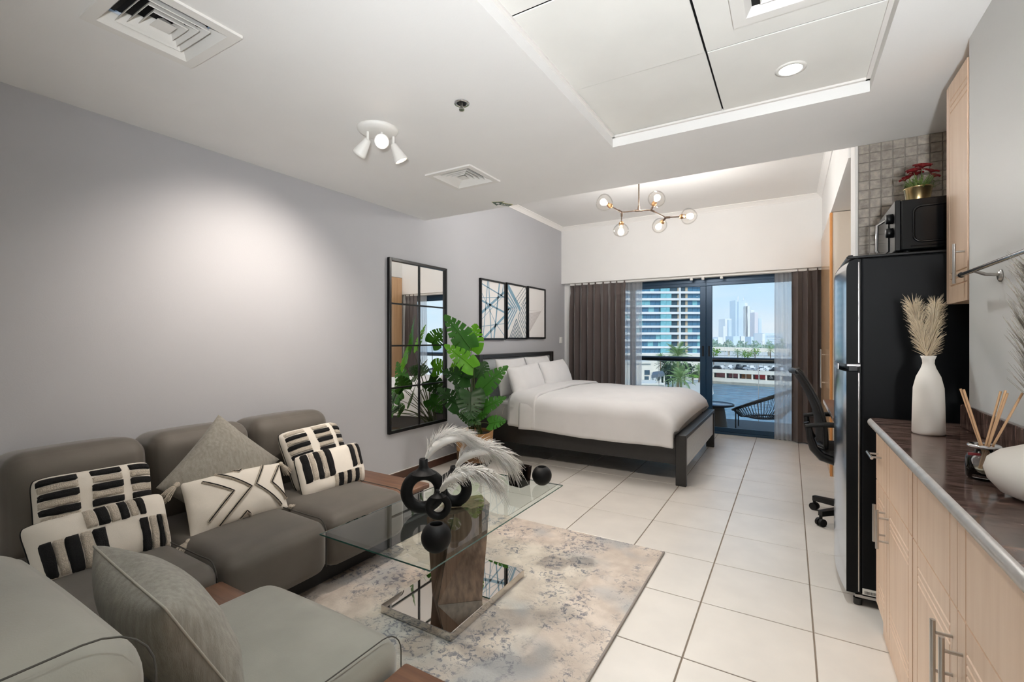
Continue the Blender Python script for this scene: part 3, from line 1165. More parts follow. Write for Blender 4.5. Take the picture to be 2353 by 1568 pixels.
# ------------------------------------------------------------------ cushions
def cushion_fn(TL, TR, BR, BL, depth, pinch=.05, p=2.4, ex=.5, back=.85, rc=0.0):
    TL, TR, BR, BL = [V3(q) for q in (TL, TR, BR, BL)]
    right = ((TR - TL) + (BR - BL)) / 2
    up = ((TL - BL) + (TR - BR)) / 2
    n = right.cross(up).normalized()

    def base(u, v):
        a, b = 2 * u - 1, 2 * v - 1
        a, b = a * (1 - rc * b ** 8), b * (1 - rc * 1.4 * a ** 8)
        uu = .5 + .5 * a * (1 - pinch * (1 - b * b) * abs(a) ** 3)
        vv = .5 + .5 * b * (1 - pinch * (1 - a * a) * abs(b) ** 3)
        return BL * ((1 - uu) * (1 - vv)) + BR * (uu * (1 - vv)) + TR * (uu * vv) + TL * ((1 - uu) * vv)

    def th(u, v):
        a, b = abs(2 * u - 1), abs(2 * v - 1)
        return (max(0, 1 - a ** p) * max(0, 1 - b ** p)) ** ex

    def front(u, v, off=0.0):
        return base(u, v) + n * (depth * .5 * th(u, v) + off)

    def rear(u, v):
        return base(u, v) - n * (depth * .5 * back * th(u, v))
    return front, rear, n, base


def cushion_mesh(front, rear, n=22, wrinkle=.004, seed=1.0, nrm=None):
    mb = MB()
    # cosine spacing gives clean rims
    w = lambda s: .5 - .5 * math.cos(PI * s)
    def f(u, v):
        p = front(w(u), w(v))
        k = min(1, 12 * min(u, 1 - u, v, 1 - v))
        return p + nrm * (wrinkle * k * (noise3(p, 14, seed) + .6 * noise3(p, 30, seed)))
    mb.grid(f, n, n)
    mb.grid(lambda u, v: rear(w(u), w(v)), n, n, flip=True)
    return mb


def patch(front, u0, u1, v0, v1, h, nrm, nu=10, nv=6, rough=.0015, seed=0):
    """raised tufted band lying on the face of a cushion"""
    r = random.Random(seed)
    mb = MB()
    def f(u, v):
        e_ = min(u, 1 - u) * nu
        g_ = min(v, 1 - v) * nv
        k = min(1, e_) * min(1, g_)
        p = front(u0 + (u1 - u0) * u, v0 + (v1 - v0) * v)
        return p + nrm * (-.003 + (h + .003) * k ** .5 + (r.uniform(-rough, rough) if k > 0 else 0))
    mb.grid(f, nu, nv)
    return mb


def piping(base, r=.0028):
    pts = []
    for k in range(24):
        pts.append(base(k / 24, 0))
    for k in range(24):
        pts.append(base(1, k / 24))
    for k in range(24):
        pts.append(base(1 - k / 24, 1))
    for k in range(24):
        pts.append(base(0, 1 - k / 24))
    return MB().tube(pts, r, 6, closed=True)


def pillow(name, corners, depth, m, label, cat='pillow', group=None, pinch=.05, wr=.006, seed=1.0, pipe=None, p=2.4, ex=.5, rc=0.0):
    fr, re, n, base = cushion_fn(*corners, depth, pinch, p, ex, .85, rc)
    c = sum((V3(q) for q in corners), V3((0, 0, 0))) / 4
    t_ = thing(name, label, cat, (c.x, c.y, min(q[2] for q in corners)), group)
    obj('cover', cushion_mesh(fr, re, 24, wr, seed, n), m, t_)
    if pipe:
        obj('piping', piping(base), pipe, t_)
    return t_, fr, n, base


XB, XT = -2.70, -2.80
def corners(px, xt, xb):
    return [atx(*px[0], xt), atx(*px[1], xt), atx(*px[2], xb), atx(*px[3], xb)]
pillow('bed_pillow', corners([(1138, 826), (1203, 822), (1226, 905), (1150, 912)], -2.79, -2.66), .17, 'bedlinen', 'white pillow against the headboard nearest the monstera plant', seed=2)
pillow('bed_pillow', corners([(1205, 821), (1256, 817), (1286, 885), (1226, 902)], -2.79, -2.66), .17, 'bedlinen', 'white pillow against the headboard on the window side', seed=3)
pillow('bed_pillow', corners([(1163, 846), (1232, 833), (1256, 903), (1184, 918)], -2.60, -2.44), .20, 'bedlinen', 'front white pillow on the monstera side of the bed', seed=4)
pillow('bed_pillow', corners([(1237, 834), (1293, 825), (1317, 887), (1256, 903)], -2.60, -2.44), .20, 'bedlinen', 'front white pillow on the window side of the bed', seed=5)
# ------------------------------------------------------------------ rug and sofa
rg = tag(obj('area_rug', MB().bbox(-2.35, -.632, .35, 2.790, .0005, .012, .004, 1), 'rug'), 'cream area rug with distressed slate pattern under the glass table', 'rug')
mat('rug_hem', '#8d8680', .9)
obj('hem', MB().tube([(-.632, .35, .007), (-.632, 2.79, .007)], .006, 6), 'rug_hem', rg)

ZR = .013
sofa = thing('sectional_sofa', 'long grey velvet sofa along the left wall with wooden ends', 'sofa', (-2.45, 1.3, 0))
ys = [.49, .995, 1.500, 2.030]
obj('plinth', MB().bbox(-2.93, -2.035, .46, 2.36, ZR, .115, .006, 1), 'velvet_dark', sofa)
for k in range(3):
    y0, y1 = ys[k] + .002, ys[k + 1] - .002
    s_ = obj('seat', MB().rbox(-2.72, -1.925, y0, y1, .112, .365, .062, 9, (.014, 0, .020)), 'velvet', sofa)
    M = Matrix.Translation((-2.80, 0, .36)) @ Matrix.Rotation(math.radians(-6), 4, 'Y') @ Matrix.Translation((2.80, 0, -.36))
    obj('backrest', MB().rbox(-2.955, -2.635, y0 + .055, y1 + .055, .30, .765, .085, 9, (.02, 0, .012), M), 'velvet', sofa)
    # welted seam on the front corner of each seat
    sm = []
    for z in np.linspace(.14, .31, 5):
        sm.append((-1.938, y1 - .012, z))
    for a in np.linspace(0, PI / 2, 6):
        sm.append((-1.998 + .060 * math.cos(a), y1 - .014, .308 + .060 * math.sin(a)))
    for x in np.linspace(-2.05, -2.55, 6):
        sm.append((x, y1 - .018, .3695))
    obj('seam', MB().tube(sm, .0028, 6), 'seam', s_)
obj('end_shelf', MB().bbox(-2.94, -2.04, 2.034, 2.365, .268, .302, .012, 3), 'sofa_wood', sofa)
obj('shelf_apron', MB().bbox(-2.90, -2.10, 2.06, 2.33, .115, .268, .004, 1), 'velvet_dark', sofa)
obj('shelf_leg', MB().bbox(-2.085, -2.065, 2.31, 2.33, ZR, .268, .002, 1), 'black_satin', sofa)
obj('corner_shelf', MB().bbox(-1.925, -1.665, .30, .993, .262, .300, .012, 3), 'sofa_wood', sofa)
obj('corner_apron', MB().bbox(-1.92, -1.70, .34, .95, ZR, .262, .004, 1), 'velvet_dark', sofa)

# near module facing the window
md = thing('sofa_module', 'single sage grey velvet sofa seat in the foreground', 'sofa', (-1.33, .6, 0))
obj('plinth', MB().bbox(-1.62, -1.02, .05, .95, ZR, .115, .006, 1), 'velvet_dark', md)
s_ = obj('seat', MB().rbox(-1.66, -.985, .30, 1.035, .112, .372, .075, 10, (0, .014, .020)), 'velvet_green', md)
bk = obj('backrest', MB().rbox(-1.62, -.905, .03, .37, .28, .765, .10, 10, (0, .015, .016)), 'velvet_green', md)
# stitched seams
def seam_loop(x, y0, y1, zt, r, zb):
    pts = [(x, y0, zb), (x, y0, zt - r)]
    for a in np.linspace(0, PI / 2, 7)[1:]:
        pts.append((x, y0 + r - r * math.cos(a), zt - r + r * math.sin(a)))
    for a in np.linspace(0, PI / 2, 7):
        pts.append((x, y1 - r + r * math.sin(a), zt - r + r * math.cos(a)))
    pts.append((x, y1, zb))
    return pts
obj('seam', MB().tube(seam_loop(-.945, .032, .378, .774, .10, .34), .0018, 6), 'seam', bk)
obj('seam', MB().tube(seam_loop(-1.014, .33, 1.042, .378, .075, .13), .0018, 6), 'seam', s_)
obj('side_shelf', MB().bbox(-.975, -.58, .30, 1.022, .262, .300, .012, 3), 'sofa_wood', md)
obj('shelf_joint', MB().box(-.80, -.798, .31, 1.015, .2995, .3006), 'seam', md)
obj('shelf_apron', MB().bbox(-.95, -.62, .34, .97, ZR, .262, .004, 1), 'velvet_dark', md)

# ------------------------------------------------------------------ sofa cushions
def striped_columns(t_, fr, n, cols, rows, seed, v0=.04, v1=.97):
    """three columns of horizontal tufted bands"""
    for ci, (a, b) in enumerate(cols):
        dv_ = (v1 - v0) / rows
        for k in range(rows):
            dark_ = (k % 2 == 1)
            obj('stripe', patch(fr, a, b, v0 + dv_ * k, v0 + dv_ * (k + 1), .011 if dark_ else .008, n, 12, 5, .0016, seed + ci * 20 + k),
                'black_pile' if dark_ else 'boucle', t_)


def sc(px, xt, xb):
    return [atx(*px[0], xt), atx(*px[1], xt), atx(*px[2], xb), atx(*px[3], xb)]
# A: rear left
t_, fr, n, ba = pillow('throw_pillow', sc([(66, 1104), (342, 1058), (352, 1200), (78, 1262)], -2.57, -2.47), .13, 'cotton',
                       'cushion with stacked black bars behind the left striped cushion', seed=11, pipe='black_pile', pinch=.015, p=3.5, ex=.45, rc=.055)
striped_columns(t_, fr, n, ((.015, .33), (.415, .70), (.755, .99)), 8, 5)
# B: front left
t_, fr, n, ba = pillow('throw_pillow', sc([(38, 1216), (372, 1130), (398, 1268), (82, 1352)], -2.44, -2.30), .13, 'cotton',
                       'white cushion with vertical black bars leaning at the sofa corner', seed=12, pipe='black_pile', pinch=.015, p=3.5, ex=.45, rc=.055)
def vstripes(fr, n, t_, bands, seed):
    for k, (a, b, c, d, m) in enumerate(bands):
        obj('stripe', patch(fr, a, b, c, d, .011 if m == 'black_pile' else .008, n, 6, 14, .0016, seed + k), m, t_)
BP, BO = 'black_pile', 'boucle'
vstripes(fr, n, t_, [(.05, .13, .02, .60, BP), (.13, .20, .02, .60, BO), (.20, .30, .02, .60, BP), (.30, .38, .02, .60, BO), (.38, .48, .02, .60, BP),
                     (.72, .80, .02, .60, BP), (.80, .87, .02, .60, BO), (.87, .92, .02, .60, BP), (.92, .975, .02, .60, BO),
                     (.36, .44, .63, .97, BO), (.44, .53, .63, .97, BP), (.53, .60, .63, .97, BO), (.60, .67, .63, .97, BP), (.67, .74, .63, .97, BO), (.74, .80, .63, .97, BP)], 50)
# C: grey square standing on its corner
pillow('throw_pillow', [atx(502, 953, -2.62), atx(642, 1056, -2.55), atx(505, 1215, -2.42), atx(358, 1122, -2.50)], .17, 'linen_grey',
       'plain grey linen cushion standing on its corner', seed=13, pinch=.06)
# D: white lumbar cushion with zigzags and tassels
cD = sc([(412, 1110), (641, 1064), (662, 1166), (438, 1242)], -2.47, -2.28)
t_, fr, n, ba = pillow('throw_pillow', cD, .14, 'cotton', 'white lumbar cushion with zigzag lines and corner tassels', seed=14, pinch=.03)
def zig(points, seed):
    # raised braid with a dark cord along its middle
    pts = []
    for (a, b), (c, d) in zip(points, points[1:]):
        for k in range(12):
            f = k / 12
            pts.append((a + (c - a) * f, b + (d - b) * f))
    pts.append(points[-1])
    r = random.Random(seed)
    obj('braid', MB().tube([fr(u, v, .003 + r.uniform(-.0015, .0015)) for u, v in pts], .0085, 6), 'boucle', t_)
    obj('cord', MB().tube([fr(u, v, .011) for u, v in pts], .0028, 5), 'black_pile', t_)
zig([(.15, .84), (.39, .50), (.14, .13)], 1)
zig([(.28, .97), (.57, .50), (.24, .02)], 2)
zig([(.78, .97), (.62, .52), (.90, .05)], 3)
zig([(.96, .88), (.80, .50), (.985, .16)], 4)
zig([(.44, .985), (.50, .90), (.56, .985)], 5)
zig([(.44, .02), (.50, .10), (.56, .02)], 6)
def tassel(p, d, ln=.075, seed=0):
    r = random.Random(seed)
    p, d = V3(p), V3(d).normalized()
    tt = obj('tassel', MB().lathe([(0, -.012), (.011, -.008), (.014, 0), (.010, .010), (.012, .016)], (0, 0, 0), 12, Matrix.Translation(p + d * .012) @ frame_from(d)), 'boucle', t_)
    mb = MB()
    M = frame_from(d)
    for k in range(26):
        a = 2 * PI * k / 26
        off = M @ V3((math.cos(a), math.sin(a), 0))
        q = p + d * .02
        l = ln * r.uniform(.75, 1.0)
        mb.tube([q + off * .006, q + d * l * .5 + off * .016 + V3((0, 0, -.006)), q + d * l + off * .022 * r.uniform(.5, 1.2) + V3((0, 0, -.018))], .0022, 4)
    obj('fringe', mb, 'boucle', tt)['kind'] = 'stuff'
tassel(cD[0], (0.25, -.75, -.35), seed=1)
tassel(cD[3], (.35, -.7, -.15), seed=2)
tassel(cD[2], (.35, .8, -.05), seed=3)
tassel(cD[1], (.2, .6, -.7), .055, seed=4)
# E: rear right
t_, fr, n, ba = pillow('throw_pillow', sc([(634, 998), (768, 968), (806, 1090), (682, 1138)], -2.58, -2.42), .15, 'cotton',
                       'cushion with stacked black bars at the far end of the sofa', seed=15, pipe='black_pile', pinch=.015, p=3.5, ex=.45, rc=.055)
striped_columns(t_, fr, n, ((.03, .36), (.47, .76), (.83, .985)), 7, 90, .42, .97)
# F: front right
t_, fr, n, ba = pillow('throw_pillow', sc([(672, 1050), (821, 1016), (840, 1106), (697, 1155)], -2.46, -2.32), .13, 'cotton',
                       'white cushion with vertical black bars next to the wooden shelf', seed=16, pipe='black_pile', pinch=.015, p=3.5, ex=.45, rc=.055)
vstripes(fr, n, t_, [(.04, .13, .30, .98, BP), (.13, .20, .30, .98, BO), (.20, .28, .30, .98, BP), (.28, .36, .30, .98, BO), (.36, .45, .30, .98, BP),
                     (.74, .82, .36, .97, BP), (.82, .88, .36, .97, BO), (.88, .94, .36, .97, BP),
                     (.42, .48, .03, .33, BO), (.48, .56, .03, .33, BP), (.56, .62, .03, .33, BO), (.62, .69, .03, .33, BP), (.69, .76, .03, .33, BO), (.76, .83, .03, .33, BP), (.83, .89, .03, .33, BO)], 130)
# G: foreground linen cushion leaning on the near backrest
pillow('throw_pillow', [V3((-1.15, .475, .675)), V3((-1.545, .480, .715)), V3((-1.53, .63, .375)), V3((-1.12, .63, .375))], .20, 'linen_grey',
       'grey ribbed linen cushion on the foreground sofa seat', seed=17, pinch=.05, wr=.004, pipe='linen_pipe')

# ------------------------------------------------------------------ coffee table
ZG = .443
ct = thing('coffee_table', 'clear glass coffee table on a wooden pedestal and mirrored plate', 'coffee table', (-1.388, 1.81, ZR))
gx0, gx1, gy0, gy1 = -1.686, -1.086, 1.258, 2.374
gm = MB()
bv = .018
top = [(gx0 + bv, gy0 + bv, ZG), (gx1 - bv, gy0 + bv, ZG), (gx1 - bv, gy1 - bv, ZG), (gx0 + bv, gy1 - bv, ZG)]
mid = [(gx0, gy0, ZG - .005), (gx1, gy0, ZG - .005), (gx1, gy1, ZG - .005), (gx0, gy1, ZG - .005)]
bot = [(gx0, gy0, ZG - .011), (gx1, gy0, ZG - .011), (gx1, gy1, ZG - .011), (gx0, gy1, ZG - .011)]
gm.add(top, [(0, 1, 2, 3)])
gm.add(top + mid, [(i, 4 + i, 4 + (i + 1) % 4, (i + 1) % 4) for i in range(4)])
gm.cur = 1
gm.add(mid + bot, [(i, 4 + i, 4 + (i + 1) % 4, (i + 1) % 4) for i in range(4)])
obj('glass_top', gm, ['table_glass', 'glass_edge'], ct)
obj('mirror_base', MB().bbox(-1.588, -1.188, 1.505, 2.115, ZR, .050, .002, 1), 'base_mirror', ct)
# faceted wooden pedestal
Bp = [(-1.440, 1.685), (-1.366, 1.632), (-1.216, 1.768), (-1.335, 1.95), (-1.45, 1.93)]
Tp = [(-1.440, 1.645), (-1.352, 1.735), (-1.290, 1.945), (-1.40, 2.03), (-1.50, 1.90)]
mb = MB()
vs = [(x, y, .0505) for x, y in Bp] + [(x, y, ZG - .014) for x, y in Tp]
mb.add(vs, [(0, 1, 2, 3, 4)[::-1], (5, 6, 7, 8, 9)])
for i in range(5):
    j = (i + 1) % 5
    mb.add([vs[i], vs[j], vs[5 + j], vs[5 + i]], [(0, 1, 2), (0, 2, 3)])
obj('pedestal', mb, 'ped_wood', ct)
mb = MB()
mb.tube([vs[1], vs[6]], .0012, 4)
obj('facet_joint', mb, 'seam', ct)
for (x, y) in ((-1.44, 1.68), (-1.36, 1.95)):
    obj('glass_pad', MB().cyl((x, y, ZG - .0138), (x, y, ZG - .0112), .022, n=20), 'chrome', ct)

# ------------------------------------------------------------------ objects on the glass
toCam = V3((.62, -.78, 0))
def ring_vase(name, c, R, r, neck_h, label, yaw=0.0, flat=.95, foot=.006):
    """doughnut vase: ring standing upright with a short neck; c = foot centre on the glass"""
    n = Matrix.Rotation(yaw, 3, 'Z') @ toCam.normalized()
    right = V3((-n.y, n.x, 0)) * -1
    cz = c[2] + R + r * .92
    C = V3((c[0], c[1], cz))
    mb = MB()
    mb.smooth = True
    NU, NV = 48, 20
    def fn(u, v):
        a, b = 2 * PI * u, 2 * PI * v
        rad = R + r * math.cos(b)
        p = C + right * (rad * math.cos(a)) + V3((0, 0, rad * math.sin(a))) + n * (r * flat * math.sin(b))
        if p.z < c[2] + foot:
            p.z = c[2] + foot * .3
        return p
    mb.grid(fn, NU, NV)
    zt = cz + R + r * .80
    k = r * 1.0
    mb.lathe([(k * 2.1, -r * .62), (k * 1.45, -r * .2), (k * .95, r * .2), (k * .76, r * .6), (k * .70, neck_h), (k * .60, neck_h), (k * .55, 0)], (C.x, C.y, zt), 24)
    o = obj(name, mb, 'vase_black')
    tag(o, label, 'vase')
    return V3((C.x, C.y, zt + neck_h))
Z0 = ZG + .0005
m1 = ring_vase('ring_vase', (-1.462, 1.648, Z0), .077, .0275, .050, 'tallest black ring vase with white feathers on the glass table', .10)
m2 = ring_vase('ring_vase', (-1.393, 1.790, Z0), .060, .0265, .028, 'middle sized black ring vase behind the others on the glass', -.15)
m3 = ring_vase('ring_vase', (-1.352, 1.622, Z0), .0425, .0165, .020, 'smallest black ring vase at the front of the group', 0)


def plume(name, base, spine, n, strand, width, m, label, seed, droop=.5, rad=.0016, fan=1.0, plane=None):
    """feathery grass head: strands leaving a curved spine. spine = control points (quadratic)"""
    r = random.Random(seed)
    t_ = thing(name, label, 'dried plume', base)
    p0, p1, p2 = [V3(q) for q in spine]
    def sp(s):
        return p0 * ((1 - s) ** 2) + p1 * (2 * s * (1 - s)) + p2 * (s * s)
    def tg(s):
        return ((p1 - p0) * (2 * (1 - s)) + (p2 - p1) * (2 * s)).normalized()
    obj('stalk', MB().tube([sp(k / 12) for k in range(13)], .002, 5, rr=[.0024 * (1 - .6 * k / 12) for k in range(13)]), m, t_)
    # soft inner body of the plume
    cb_ = MB()
    NB = 16
    rings_ = []
    for i in range(NB + 1):
        s = .12 + .86 * i / NB
        d = tg(s)
        sd_ = d.cross(V3((0, 0, 1))).normalized()
        upv = sd_.cross(d).normalized()
        w_ = width * .85 * math.sin(PI * min(1, .10 + .80 * i / NB)) ** .8
        rings_ += [sp(s) + sd_ * (w_ * math.cos(a)) + upv * (w_ * .55 * math.sin(a)) - V3((0, 0, w_ * .25)) for a in np.linspace(0, 2 * PI, 13)[:-1]]
    cb_.add(rings_, [(i * 12 + k, i * 12 + (k + 1) % 12, (i + 1) * 12 + (k + 1) % 12, (i + 1) * 12 + k) for i in range(NB) for k in range(12)], True)
    obj('plume_body', cb_, m, t_)
    mb = MB()
    for k in range(n):
        s = .06 + .90 * r.random() ** .9
        p = sp(s)
        d = tg(s)
        side = d.orthogonal().normalized()
        side.rotate(Matrix.Rotation(r.uniform(0, 2 * PI), 3, d))
        if plane is not None:
            pl = V3(plane).normalized()
            side = (side - pl * side.dot(pl) * .6)
        L_ = strand * r.uniform(.55, 1.15)
        spread = r.uniform(.2, 1.0)
        e1 = p + d * L_ * .62 + side * width * fan * spread * .35
        e2 = p + d * L_ * .95 + side * width * fan * spread + V3((0, 0, -droop * L_ * r.uniform(.25, .8) * (.4 + .6 * s)))
        q = []
        for i in range(5):
            f = i / 4
            q.append(p * ((1 - f) ** 2) + e1 * (2 * f * (1 - f)) + e2 * (f * f))
        mb.tube(q, rad, 3, cap=False, rr=[rad * 1.1, rad * 1.2, rad, rad * .8, rad * .25])
    obj('feather', mb, m, t_)['kind'] = 'stuff'
    return t_
def tp(u, v, t_):
    return at(u, v, t_)
plume('feather_plume', m1, (m1 - V3((0, 0, .03)), tp(1000, 985, 2.18), tp(1072, 1008, 2.22)), 900, .16, .050, 'plume_white', 'white feather plume arching from the tallest ring vase', 1, droop=1.1)
plume('feather_plume', m2, (m2 - V3((0, 0, .03)), tp(1072, 1012, 2.22), tp(1140, 1040, 2.24)), 900, .16, .050, 'plume_white', 'white feather plume arching from the middle ring vase', 2, droop=1.1)
plume('feather_plume', m3, (m3 - V3((0, 0, .03)), tp(1040, 1068, 2.00), tp(1108, 1085, 2.03)), 800, .14, .044, 'plume_white', 'white feather plume arching from the smallest ring vase', 3, droop=1.2)

def ball_vase(x, y, R, label):
    prof = []
    for i in range(25):
        a = -PI / 2 + .38 + (PI - .38 - .48) * i / 24
        prof.append((R * math.cos(a), R + R * math.sin(a) - R * .06))
    prof = [(0, .0)] + [(prof[0][0], 0)] + prof[1:]
    rt, zt = prof[-1]
    prof += [(rt * .92, zt - .002), (rt * .95, zt - .02), (R * .7, R * 1.1), (R * .6, R * .5), (0, R * .4)]
    return tag(obj('ball_vase', MB().lathe(prof, (x, y, Z0), 36), 'vase_black'), label, 'vase')
ball_vase(-1.156, 1.375, .0575, 'round black vase near the front corner of the glass table')
ball_vase(-1.182, 2.305, .0545, 'round black vase beside the square candle')

cd = thing('candle_jar', 'square smoked glass jar with a white candle', 'candle', (-1.285, 2.235, Z0))
def squ(x, y, h, w0, w1, z, ang):
    M = Matrix.Translation((x, y, z)) @ Matrix.Rotation(ang, 4, 'Z')
    a = [M @ V3((sx * w0, sy * w0, 0)) for sx, sy in ((-1, -1), (1, -1), (1, 1), (-1, 1))]
    b = [M @ V3((sx * w1, sy * w1, h)) for sx, sy in ((-1, -1), (1, -1), (1, 1), (-1, 1))]
    return a, b
a, b = squ(-1.285, 2.235, .105, .040, .049, Z0, -.15)
mb = MB().add(a + b, [(0, 3, 2, 1)] + [(i, (i + 1) % 4, 4 + (i + 1) % 4, 4 + i) for i in range(4)])
a2, b2 = squ(-1.285, 2.235, .100, .036, .045, Z0 + .005, -.15)
mb.add(a2 + b2, [(0, 1, 2, 3)] + [(i, 4 + i, 4 + (i + 1) % 4, (i + 1) % 4) for i in range(4)])
mb.add(b + b2, [(i, (i + 1) % 4, 4 + (i + 1) % 4, 4 + i) for i in range(4)])
obj('jar', mb, 'smoke_glass', cd)
a, b = squ(-1.285, 2.235, .070, .0355, .042, Z0 + .006, -.15)
mat('candle_dark', '#191514', .5)
obj('wax', MB().add(a + b, [(4, 5, 6, 7)] + [(i, (i + 1) % 4, 4 + (i + 1) % 4, 4 + i) for i in range(4)]), 'candle_dark', cd)
obj('wick_label', MB().bbox(-1.305, -1.265, 2.215, 2.255, Z0 + .0765, Z0 + .0775, .0003, 1), 'cotton', cd)
# ------------------------------------------------------------------ kitchen run
DX, ZT = .315, .912            # door plane, worktop height
def groove_panel(y0, y1, z0, z1, vg, hg, x=DX, th=.018, gw=.0035, gd=.0045, round_=.0):
    """flat door front with real V-grooves. vg: (y, za, zb); hg: (z, ya, yb)"""
    ysx = {y0, y1}
    zsx = {z0, z1}
    for y, a, b in vg:
        ysx |= {y - gw, y, y + gw}
        zsx |= {a, b}
    for z, a, b in hg:
        zsx |= {z - gw, z, z + gw}
        ysx |= {a, b}
    ya, za = sorted(ysx), sorted(zsx)
    def depth(y, z):
        for yy, a, b in vg:
            if abs(y - yy) < 1e-6 and a - 1e-6 <= z <= b + 1e-6:
                return gd
        for zz, a, b in hg:
            if abs(z - zz) < 1e-6 and a - 1e-6 <= y <= b + 1e-6:
                return gd
        return 0
    mb = MB()
    vs = [(x + depth(y, z), y, z) for z in za for y in ya]
    n = len(ya)
    mb.add(vs, [(j * n + i, (j + 1) * n + i, (j + 1) * n + i + 1, j * n + i + 1) for j in range(len(za) - 1) for i in range(n - 1)])
    e = [(x, y0, z0), (x, y1, z0), (x, y1, z1), (x, y0, z1)]
    k = [(x + th, p[1], p[2]) for p in e]
    mb.add(e + k, [(0, 1, 5, 4), (1, 2, 6, 5), (2, 3, 7, 6), (3, 0, 4, 7), (4, 5, 6, 7)])
    return mb


def bar_handle(parent, p, axis, ln, proud=.034, r=.0055, gap=.3):
    """T-bar handle; p = centre on the door face, bar along axis"""
    p, ax = V3(p), V3(axis)
    c = p + V3((-proud, 0, 0))
    h = obj('handle', MB().cyl(c - ax * ln / 2, c + ax * ln / 2, r, n=12), 'steel', parent)
    for s in (-1, 1):
        q = ax * (s * ln * gap)
        obj('standoff', MB().cyl(p + q, c + q, r * .7, n=8), 'steel', h)
    return h


units = [(1.812, 2.495), (.945, 1.806), (.105, .939)]
names = ['beech base cabinet next to the black refrigerator', 'middle beech base cabinet under the reed diffuser', 'nearest beech base cabinet under the granite worktop']
for ui, (ya, yb) in enumerate(units):
    cb = thing('base_cabinet', names[ui], 'cabinet', (.44, (ya + yb) / 2, 0))
    obj('carcass', MB().bbox(DX + .019, KX - .01, ya, yb, .135, .878, .001, 1), 'beech', cb)
    obj('toe_kick', MB().box(DX + .024, DX + .036, ya, yb, 0, .1348), 'beech', cb)
    mid = (ya + yb) / 2 + (.09 if ui == 0 else -.0)
    for a, b, side in ((ya + .002, mid - .0015, 0), (mid + .0015, yb - .002, 1)):
        w = b - a
        g = .055
        d = obj('drawer', groove_panel(a, b, .660, .872, [(a + g, .660, .872), (b - g, .660, .872)], []), 'beech', cb)
        vg = [(a + g, .14, .655), (b - g, .14, .655)]
        hg = [(.595 - .022 * k, a + g, b - g) for k in range(3)] + [(.245 - .022 * k, a + g, b - g) for k in range(3)]
        d2 = obj('door', groove_panel(a, b, .138, .655, vg, hg), 'beech', cb)
        yh = b - .035 if side == 0 else a + .035
        bar_handle(d2, (DX, yh, .535), (0, 0, 1), .145)
        if not (ui == 0 and side == 0):
            if ui == 0 or ui == 2:
                bar_handle(d, (DX, (a + b) / 2 + (.0 if ui else .03), .774), (0, 1, 0), .125)

# granite worktop with a bullnose front and upstand
wt = thing('worktop', 'dark veined granite worktop with polished rounded edge', 'worktop', (.43, 1.2, .88))
prof = [(DX + .02, .882), (.297, .882), (.288, .886), (.285, .894), (.285, .900), (.289, .908), (.297, .912)]
mb = MB()
y0, y1 = .10, 2.515
rc = .022
def slab(y, sh=0.0):
    return [(x + (sh if x < .30 else sh * .0), y, z) for x, z in prof]
rings = [slab(y0), slab(y1 - rc)]
for k in range(1, 6):
    a = PI / 2 * k / 5
    rings.append(slab(y1 - rc + rc * math.sin(a), rc * (1 - math.cos(a))))
n = len(prof)
for r0, r1 in zip(rings, rings[1:]):
    mb.add(r0 + r1, [(i, i + 1, n + i + 1, n + i) for i in range(n - 1)], True)
obj('edge', mb, 'granite_rim_glint', wt)
mb = MB()
top = [(.297, y0, ZT)] + [(r[-1][0], r[-1][1], ZT) for r in rings[1:]] + [(KX - .002, y1, ZT), (KX - .002, y0, ZT)]
mb.add(top, [tuple(range(len(top)))])
bt = [(p[0], p[1], .882) for p in top]
mb.add(top + bt, [(i, (i + 1) % len(top), len(top) + (i + 1) % len(top), len(top) + i) for i in range(len(top))])
obj('slab', mb, 'granite', wt)
obj('upstand', MB().bbox(.563, KX - .001, .10, 2.43, ZT + .0002, 1.000, .006, 2), 'granite', wt)

# wall cabinet seen edge-on beyond the kitchen wall
wc = thing('wall_cabinet', 'tall beech wall cabinet above the refrigerator side', 'cabinet', (.75, 2.55, 1.40))
wx = .581
obj('carcass', MB().bbox(wx + .02, 1.0, 2.415, 2.687, 1.40, 2.325, .001, 1), 'beech', wc)
d = obj('door', groove_panel(2.415, 2.688, 1.40, 2.326, [(2.643, 1.43, 2.29)],
                             [(2.255 - .026 * k, 2.415, 2.643) for k in range(3)] + [(1.525 - .026 * k, 2.415, 2.643) for k in range(3)], x=wx), 'beech', wc)
bar_handle(d, (wx, 2.447, 1.545), (0, 0, 1), .155, .030)

# towel rail on the kitchen wall
tr = thing('towel_rail', 'slim chrome rail bracketed to the kitchen wall', 'rail', (.55, 1.7, 1.46))
obj('bar', MB().cyl((.520, 2.225, 1.477), (.520, .9, 1.477), .0072, n=14), 'chrome', tr)
obj('end_cap', MB().lathe([(0, -.004), (.009, -.003), (.010, 0), (.009, .006), (0, .006)], (0, 0, 0), 14, Matrix.Translation((.520, 2.225, 1.477)) @ frame_from((0, 1, 0))), 'black_satin', tr)
for y in (2.09, 1.0):
    b_ = obj('bracket', MB().lathe([(0, 0), (.020, 0), (.020, .004), (.012, .008), (0, .008)], (0, 0, 0), 18, Matrix.Translation((KX, y, 1.455)) @ frame_from((-1, 0, 0))), 'steel', tr)
    obj('bracket_arm', MB().tube([(KX - .004, y, 1.458), (.545, y, 1.462), (.521, y, 1.474)], .0055, 8), 'steel', b_)

